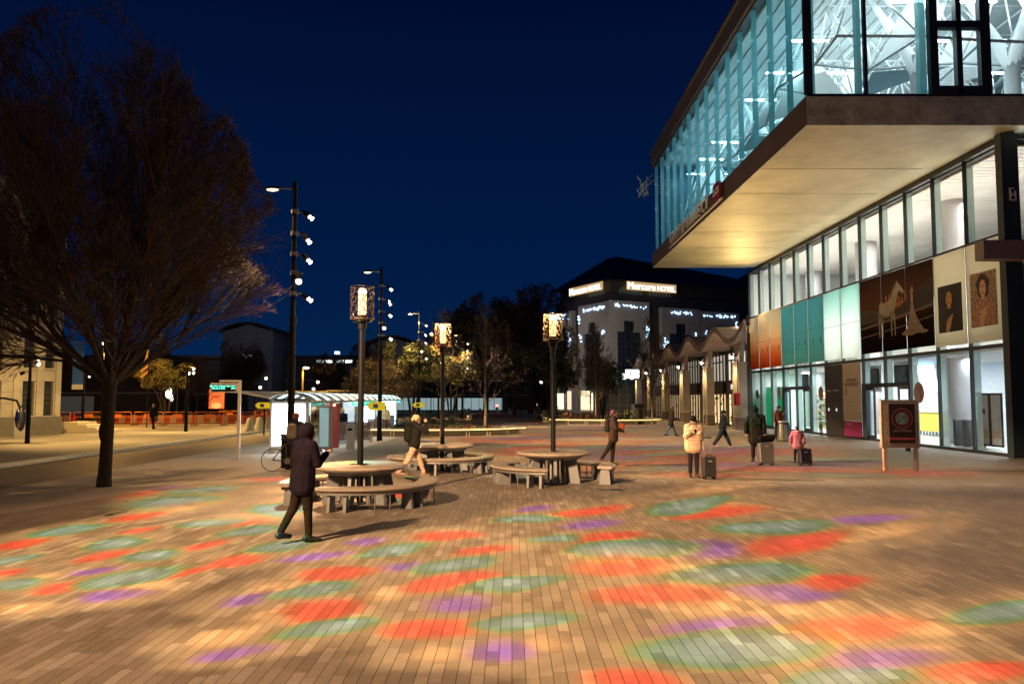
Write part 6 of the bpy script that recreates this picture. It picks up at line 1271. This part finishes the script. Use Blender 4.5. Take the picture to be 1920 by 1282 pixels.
# 12 pink scarf
t,J=person('person in long black coat with a bright pink scarf waiting under the shelter',-8.75,37.8,200,1.7,legs=((3,2),(-3,3)),top=F('black',(.014,.014,.015)),bottom=F('dark',(.02,.02,.022)),hem=.35,vox=.015,scarf=F('pink',(.6,.02,.12)),female=True,puffy=1.1,hair=M('hair_red',(.12,.04,.03),.7))
b=held('tote_bag','white tote bag on the arm of the person with pink scarf','bag',t,J['hip']+Vector((-.05,.3,.12))); remesh(MB().cap((-.08,0,-.12),(.08,0,-.12),.04,.04).cap((-.1,0,.08),(.1,0,.08),.03,.03).cap((0,0,-.1),(0,0,.08),.05,.05),'bag',F('whitebag',(.6,.6,.58)),b,.014,2); MB().path([(-.08,0,.1),(0,0,.35),(.08,0,.1)],.01,5).build('strap',BLK,b)
# 13 dark person behind wooden bench
person('dark-dressed person standing behind the wide wooden bench at the shelter',-8.9,42.3,-90,1.62,top=F('black',(.014,.014,.015)),bottom=F('dark',(.02,.02,.022)),vox=.017)
person('dark figure waiting deep under the shelter left of the pink scarf',-9.3,35.9,-60,1.7,top=F('greycoat',(.03,.03,.035)),bottom=F('dark',(.02,.02,.022)),vox=.017)
# 14 far figure
person('dark figure bending by the far shrubs, pink shoes, left of the right lantern',2.35,69,180,1.75,legs=((10,5),(-8,8)),lean=14,top=F('black',(.014,.014,.015)),bottom=F('dark',(.02,.02,.022)),shoe=M('shoe_hotpink',(.6,.12,.12),.6),puffy=1.3,vox=.02)
person('distant dark figure standing on the far pavement before the orange barriers',-24.1,54.0,-90,1.8,top=F('black',(.014,.014,.015)),bottom=F('dark',(.02,.02,.022)),vox=.02)
person('distant silhouette standing at the lit hotel entrance',12.9,118,-90,1.8,top=F('black',(.014,.014,.015)),bottom=F('dark',(.02,.02,.022)),vox=.025)
# ------------------------------------------------------------ suitcases
def suitcase(lab,x,y,rz,w_,d_,h_,col,ribs=True,tilt=0,handle=.35):
    o=thing('suitcase',lab,'suitcase',(x,y,.012),rz); o.rotation_euler=(R(tilt),0,rz); sm=M('case_%d'%int(col[0]*1000),col,.35,var=.1)
    MB().box(-w_/2,w_/2,-d_/2,d_/2,.07,.07+h_).build('shell',sm,o,bevel=.035)
    m=MB(); n=9 if ribs else 2
    for i in range(n):
        a=-w_/2+.04+i*(w_-.08)/max(1,n-1); m.box(a-.008,a+.008,-d_/2-.008,d_/2+.008,.12,.02+h_)
    m.build('ribs',sm,o,bevel=.004)
    for a in (-w_/2+.05,w_/2-.05):
        for b_ in (-d_/2+.04,d_/2-.04): MB().cyl((a,b_-.015,.03),(a,b_+.015,.03),.03,n=12).box(a-.012,a+.012,b_-.02,b_+.02,.03,.075).build('wheel',BLK,o)
    MB().cyl((-.09,d_/2-.03,.07+h_),(-.09,d_/2-.03,.07+h_+handle),.009,n=8).cyl((.09,d_/2-.03,.07+h_),(.09,d_/2-.03,.07+h_+handle),.009,n=8).build('telescopic_rods',GREY,o); MB().cyl((-.11,d_/2-.03,.07+h_+handle),(.11,d_/2-.03,.07+h_+handle),.018,n=8).build('handle',BLK,o); MB().path([(-.08,0,.075+h_),(-.06,0,.1+h_),(.06,0,.1+h_),(.08,0,.075+h_)],.01,6).build('top_grip',BLK,o)
    MB().box(-.05,.05,-d_/2-.012,-d_/2-.002,h_-.06,h_-.035).build('badge',M('case_badge',(.5,.5,.48),.4,metal=.5),o)
    return o
suitcase('black ribbed suitcase standing beside the person in cream puffer jacket',5.33,21.85,R(5),.36,.24,.54,(.02,.02,.022),handle=.5)
suitcase('grey ribbed suitcase rolled by the tall person in bobble hat',8.28,26.25,R(0),.46,.3,.66,(.10,.10,.095),tilt=-8,handle=.25)
suitcase('small black suitcase rolled by the child in peach jacket',9.5,26.1,R(0),.40,.26,.48,(.015,.015,.017),ribs=False,tilt=-10,handle=.22)
b=thing('travel_bag','black soft travel bag resting on top of the grey ribbed suitcase','bag',(8.32,26.32,.80)); remesh(MB().cap((-.18,0,.1),(.18,0,.1),.1,.1).cap((-.15,0,.04),(.17,0,.04),.08,.08).ell((.2,0,.14),(.08,.1,.08)),'bag',F('blackbag2',(.012,.012,.012)),b,.014,2); MB().path([(-.1,0,.19),(0,0,.27),(.1,0,.19)],.012,6).build('handle',BLK,b)
# ============================================================ TREES AND SHRUBS
def rv(rg):
    while 1:
        v=Vector((rg.uniform(-1,1),rg.uniform(-1,1),rg.uniform(-1,1)))
        if .05<v.length<1: return v.normalized()
def grow(m,rg,p,d,L,r,depth,env=None,trop=.06,wander=.12,kids=(9,8,6,5),spread=(24,48),nseg=5,minr=.004,shrink=.52,twig_n=3,kmax=0):
    pts=[p.copy()]; rs=[r]; seg=L/nseg; q=p.copy(); dd=d.copy(); spawn=[]
    for i in range(nseg):
        dd=(dd+rv(rg)*wander+Vector((0,0,trop))).normalized(); q=q+dd*seg
        if env is not None and not env(q): 
            pts.append(q.copy()); rs.append(minr*.6); break
        pts.append(q.copy()); rs.append(max(minr,r*(1-(i+1)/nseg*.82))); spawn.append((q.copy(),dd.copy(),(i+1)/nseg,rs[-1]))
    m.path(pts,rs,7 if r>.05 else (5 if r>.02 else twig_n))
    if depth<=0 or not spawn: return
    n=kids[len(kids)-depth] if depth<=len(kids) else kids[0]
    for k in range(n):
        s_=rg.choice(spawn) if k>=len(spawn) else spawn[k]
        f=s_[2]; ang=R(rg.uniform(*spread)); ax=s_[1].cross(rv(rg)).normalized(); nd=(Matrix.Rotation(ang,3,ax)@s_[1]).normalized()
        grow(m,rg,s_[0],nd,L*shrink*rg.uniform(.75,1.25)*(1.1-.35*f),max(minr,min(s_[3]*.8,r*.55)),depth-1,env,trop,wander*1.15,kids,spread,max(3,nseg-1),minr,shrink,twig_n)
def big_tree(lab,x,y,seed,cen,rad,h0=2.6,stems=20,tr=.155,ex=None):
    t=thing('bare_tree',lab,'tree',(x,y,.012)); rg=random.Random(seed)
    m=MB(); m.path([(0,0,-.05),(.01,0,.35),(.03,.02,1.2),(.05,0,2.0),(.06,0,h0),(.08,0,h0+.35)],[tr*1.25,tr*1.02,tr*.95,tr*.97,tr*1.12,tr*.75],18); m.ell((.0,-.03,1.35),(tr*.98,tr*.9,.3)).build('trunk',BARK,t,smooth=True)
    c=Vector(cen); rd=Vector(rad)
    def env(q):
        v=q-c; nz=1+.22*noise.noise(q*.55)
        if q.z<4.4: rr=(.8+(q.z-2.3)*2.2)/5.2
        else: rr=max(0,1-((q.z-4.4)/(rd.z*1.45))**1.7)
        return (v.x/rd.x)**2+(v.y/rd.y)**2<(rr*nz)**2
    m=MB()
    for i in range(stems):
        a=2*PI*i/stems*1.0+rg.uniform(-.2,.2); el=R([74,58,42,27,50,66,33][i%7]+rg.uniform(-5,5)); d=Vector((cos(a)*cos(el),sin(a)*cos(el),sin(el)))
        grow(m,rg,Vector((.06,0,h0-.1))+d*.08,d,rg.uniform(5.6,7.4) if el<R(60) else rg.uniform(8,9.5),tr*.42,4,env,.05,.09,(12,9,7,4),(14,38),6,.005,.46)
    m.build('crown',TWIG,t); return t
big_tree('large bare tree with a wide vase of fine twigs at left beside the road',-10.15,20.1,11,(-.55,0,7.2),(5.3,5.3,5.9))
big_tree('bare tree reaching in from beyond the left edge of the view',-17.2,20.6,23,(.6,0,8.2),(6.6,5.6,6.9),stems=15)
YTW=M('pale_twig',(.075,.062,.035),.85)
def young_tree(lab,x,y,h,seed,spreadx=1.0,group=None,dark=False,dens=1.0,hold=None):
    t=thing('young_tree',lab,'tree',(x,y,.012),0,group); rg=random.Random(seed); m=MB(); pts=[];rs=[]
    for i in range(9): f=i/8; pts.append((rg.uniform(-.05,.05)*h*.1,rg.uniform(-.05,.05)*h*.1,h*f)); rs.append(max(.008,.012*h*(1-f)**.9+.006))
    m.path(pts,rs,9); m.build('trunk',BARK if dark else M('pale_bark',(.12,.10,.06),.85,var=.3,vs=6),t,smooth=True); m=MB()
    n=int(34*dens)
    for i in range(n):
        f=.2+.78*(i/n)**.85; z=h*f; a=i*2.4+rg.uniform(-.4,.4); L=h*(.34*(1-f)**.75+.03)*spreadx*rg.uniform(.8,1.2); el=R(rg.uniform(18,42)+20*f)
        grow(m,rg,Vector((0,0,z)),Vector((cos(a)*cos(el),sin(a)*cos(el),sin(el))),L,.0045*h*(1-f)+.006,3 if L>.8 else 2,None,.09,.12,(6,5,4),(22,45),5,.006 if y<70 else .012,.45)
    m.build('crown',YTW if not dark else M('dark_twig',(.045,.032,.024),.9),t); return t
young_tree('slender bare conical tree in the middle, trunk in the planting bed',-1.95,59.5,8.8,31,1.1)
young_tree('slender bare tree with a tall tip behind the middle lantern',-5.2,60,8.9,32,1.0)
young_tree('bare young tree before the hotel just right of the right lantern pole',7.4,71,8.8,33,.8)
young_tree('bare young tree before the hotel porch, close to the arcade',12.3,70.5,9.5,34,.8)
young_tree('small bare many-stemmed tree behind the barriers at left',-33,84,6.5,35,1.1,dark=True)
# tall dark plane trees in the background, two crowns copied around
def plane_tree(seed,h,lab,x,y):
    t=thing('plane_tree',lab,'tree',(x,y,0),0,'tall dark trees at the end of the square'); rg=random.Random(seed); MB().path([(0,0,0),(.1,0,h*.2),(0,.1,h*.42)],[.42,.36,.26],10).build('trunk',M('dark_bark',(.05,.04,.03),.9),t,smooth=True); m=MB(); c=Vector((0,0,h*.62)); rd=Vector((h*.30,h*.30,h*.40))
    def env(q): v=q-c; return math.sqrt((v.x/rd.x)**2+(v.y/rd.y)**2+(v.z/rd.z)**2)<1+.12*noise.noise(q*.4)
    for i in range(9):
        a=i*2.4; el=R(rg.uniform(25,75)); grow(m,rg,Vector((0,0,h*(.22+.022*i))),Vector((cos(a)*cos(el),sin(a)*cos(el),sin(el))),h*.5,.17,4,env,.05,.13,(8,7,6,4),(22,50),6,.024,.5)
    m.build('crown',M('dark_twig',(.045,.032,.024),.9),t); return t
PT=[plane_tree(41,18.5,'tall dark tree left of the right lantern against the hotel',2.6,112),plane_tree(42,17,'tall dark tree behind the conical tree in the middle',-3.6,110)]
for i,(x,y,s_,lab,k_) in enumerate([(-8.2,116,.84,'dark tree left of the conical tree, lower than its neighbours',0),(6.6,122,.8,'dark tree partly hidden by the hotel corner',1),(-1,126,1.0,'dark tree farthest back in the middle group',0),(-14,120,.6,'low dark tree behind the leafy tree and masts',1),(-21,118,.58,'low dark tree behind the shelter roof, right of the lantern pole',0),(-28,122,.55,'low dark tree between the first mast and lantern pole',1),(-37,112,.5,'dark tree behind the timetable post',0),(-46,100,.62,'dark tree behind the orange flag',1),(-56,95,.6,'dark tree beyond the barriers near the blue banner',0),(-40,118,.66,'dark tree behind the statue frame',1)]): dup(PT[k_],(x,y,0),i*1.3,lab,scale=s_)
def leafy(name,lab,x,y,clusters,n,size,mat,cat='tree',trunk=None,grp=None,seed=1,kind=None):
    t=thing(name,lab,cat,(x,y,.1),0,grp); rg=random.Random(seed)
    if trunk: 
        m=MB()
        for i in range(trunk[1]):
            a=2*PI*i/trunk[1]; m.path([(0.04*cos(a),.04*sin(a),0),(trunk[2]*.35*cos(a),trunk[2]*.35*sin(a),trunk[0]*.5),(trunk[2]*cos(a),trunk[2]*sin(a),trunk[0])],[trunk[3],trunk[3]*.75,trunk[3]*.3],6)
        m.build('trunk',BARK,t)
    m=MB()
    for k_ in range(n):
        c,r=rg.choice(clusters); v=rv(rg)*(rg.random()**.4); p=Vector(c)+Vector((v.x*r[0],v.y*r[1],v.z*r[2])); 
        if p.z<.02: p.z=.05
        a=rv(rg); b=a.cross(rv(rg)).normalized(); s_=size*rg.uniform(.6,1.3); m.add([p-a*s_,p+b*s_*.45,p+a*s_,p-b*s_*.45],[(0,1,2,3)])
    m.build('crown' if cat=='tree' else 'foliage',mat,t); return t
LFY=M('leaf_olive',(.11,.11,.03),.6,var=.6,vs=2); LFD=M('leaf_dark',(.035,.05,.02),.6,var=.5,vs=2); LFB=M('leaf_brown',(.13,.085,.035),.7,var=.5,vs=2)
rg=random.Random(77)
def clus(n,R_,H0,H1,r): return [((rg.gauss(0,R_*.5),rg.gauss(0,R_*.5),rg.uniform(H0,H1)),(r*rg.uniform(.6,1.2),r*rg.uniform(.6,1.2),r*rg.uniform(.5,.9))) for _ in range(n)]
leafy('evergreen_tree','leafy tree with yellow-lit leaves behind the third mast',-8.2,66,clus(30,2.6,3.6,6.6,.75),5200,.13,LFY,trunk=(4.4,5,1.2,.09),seed=2)
leafy('evergreen_tree','leafy tree with lit leaves right of the middle lantern pole',-4.9,64.5,clus(20,1.9,3.0,5.6,.65),3200,.12,LFY,trunk=(4.0,4,.9,.08),seed=3)
leafy('evergreen_tree','brownish small-leaved tree with many thin stems right of the second mast',-10.2,63,clus(34,2.3,1.9,4.8,.7),4200,.075,LFB,trunk=(4.2,9,1.4,.05),seed=4)
leafy('evergreen_tree','dark evergreen left of the right lantern pole before the hotel',4.0,84,clus(30,2.8,3.6,7.6,1.1),4200,.17,LFD,trunk=(5,5,1.3,.12),seed=5)
leafy('evergreen_tree','dark evergreen with few lit leaves at the far middle right',.3,95,clus(22,2.6,4.5,8.2,1.0),2600,.2,LFD,trunk=(6,4,1.2,.12),seed=6)
leafy('evergreen_tree','dark low-branched evergreen before the hotel right of the lantern pole',9.3,82,clus(20,2.2,2.8,6,1.0),2600,.17,LFD,trunk=(4,5,1.0,.1),seed=7)
leafy('evergreen_tree','round dark tree behind the shelter between lantern pole and second mast',-14.5,84,clus(36,4.2,2.4,6.2,1.2),5200,.16,M('leaf_russet',(.06,.05,.025),.7,var=.5,vs=1.5),trunk=(4,5,1.5,.12),seed=8)
leafy('evergreen_tree','small yellow-green lit tree behind the bare tree trunk at left',-28.5,66,clus(24,2.0,3.0,4.9,.7),3200,.11,LFY,trunk=(3.4,5,1.1,.07),seed=9)
def shrub(lab,x,y,w_,h,seed,mat): return leafy('shrub',lab,x,y,[((rg.uniform(-w_/2,w_/2),rg.uniform(-.5,.5),rg.uniform(.1,h*.75)),(.34,.34,h*.35)) for _ in range(12)],1100,.075,mat,'shrub',None,'low shrubs in the planting beds',seed)
sp=[(-8.0,48.4,1.6,.8,'leftmost low shrub behind the long lit bench'),(-6.2,48.0,1.6,.7,'second low shrub from the left behind the long lit bench'),(-4.6,47.6,1.6,.55,'low shrub left of the conical tree trunk behind the long bench'),(-3.0,48.3,1.5,.5,'low shrub at the foot of the conical tree'),(-1.4,49.6,1.4,.5,'rightmost low shrub behind the long lit bench'),(-9.5,56,2.2,1.1,'big dark shrub under the brownish tree'),(-7.2,57,2.2,1.2,'big dark shrub at the third mast foot'),(-5,58,2,1.0,'dark shrub behind the middle lantern pole'),
(3.6,70,1.8,1.3,'dark shrub just right of the bending figure'),(5.3,69,1.8,1.2,'leafy shrub behind the right lantern pole'),(7.0,68.6,1.8,1.0,'low shrub behind the lit bench before the hotel'),(8.8,68.2,1.8,.9,'low shrub left of the walker with orange bag'),(10.6,69,1.6,1.2,'shrub at the right end of the lit bench near the dark bin')]
for i,(x,y,w_,h,lab) in enumerate(sp): shrub(lab,x,y,w_,h,100+i,LFD if i%3 else M('leaf_mid',(.07,.085,.03),.6,var=.5,vs=3))
leafy('clipped_bush','small dark bush behind the first orange barriers',-33,62.8,[((0,0,.5),(1.0,.4,.45))],900,.08,LFD,'shrub',None,None,9)
point((-8.4,62,8.2),500,(1,.75,.35),.3);
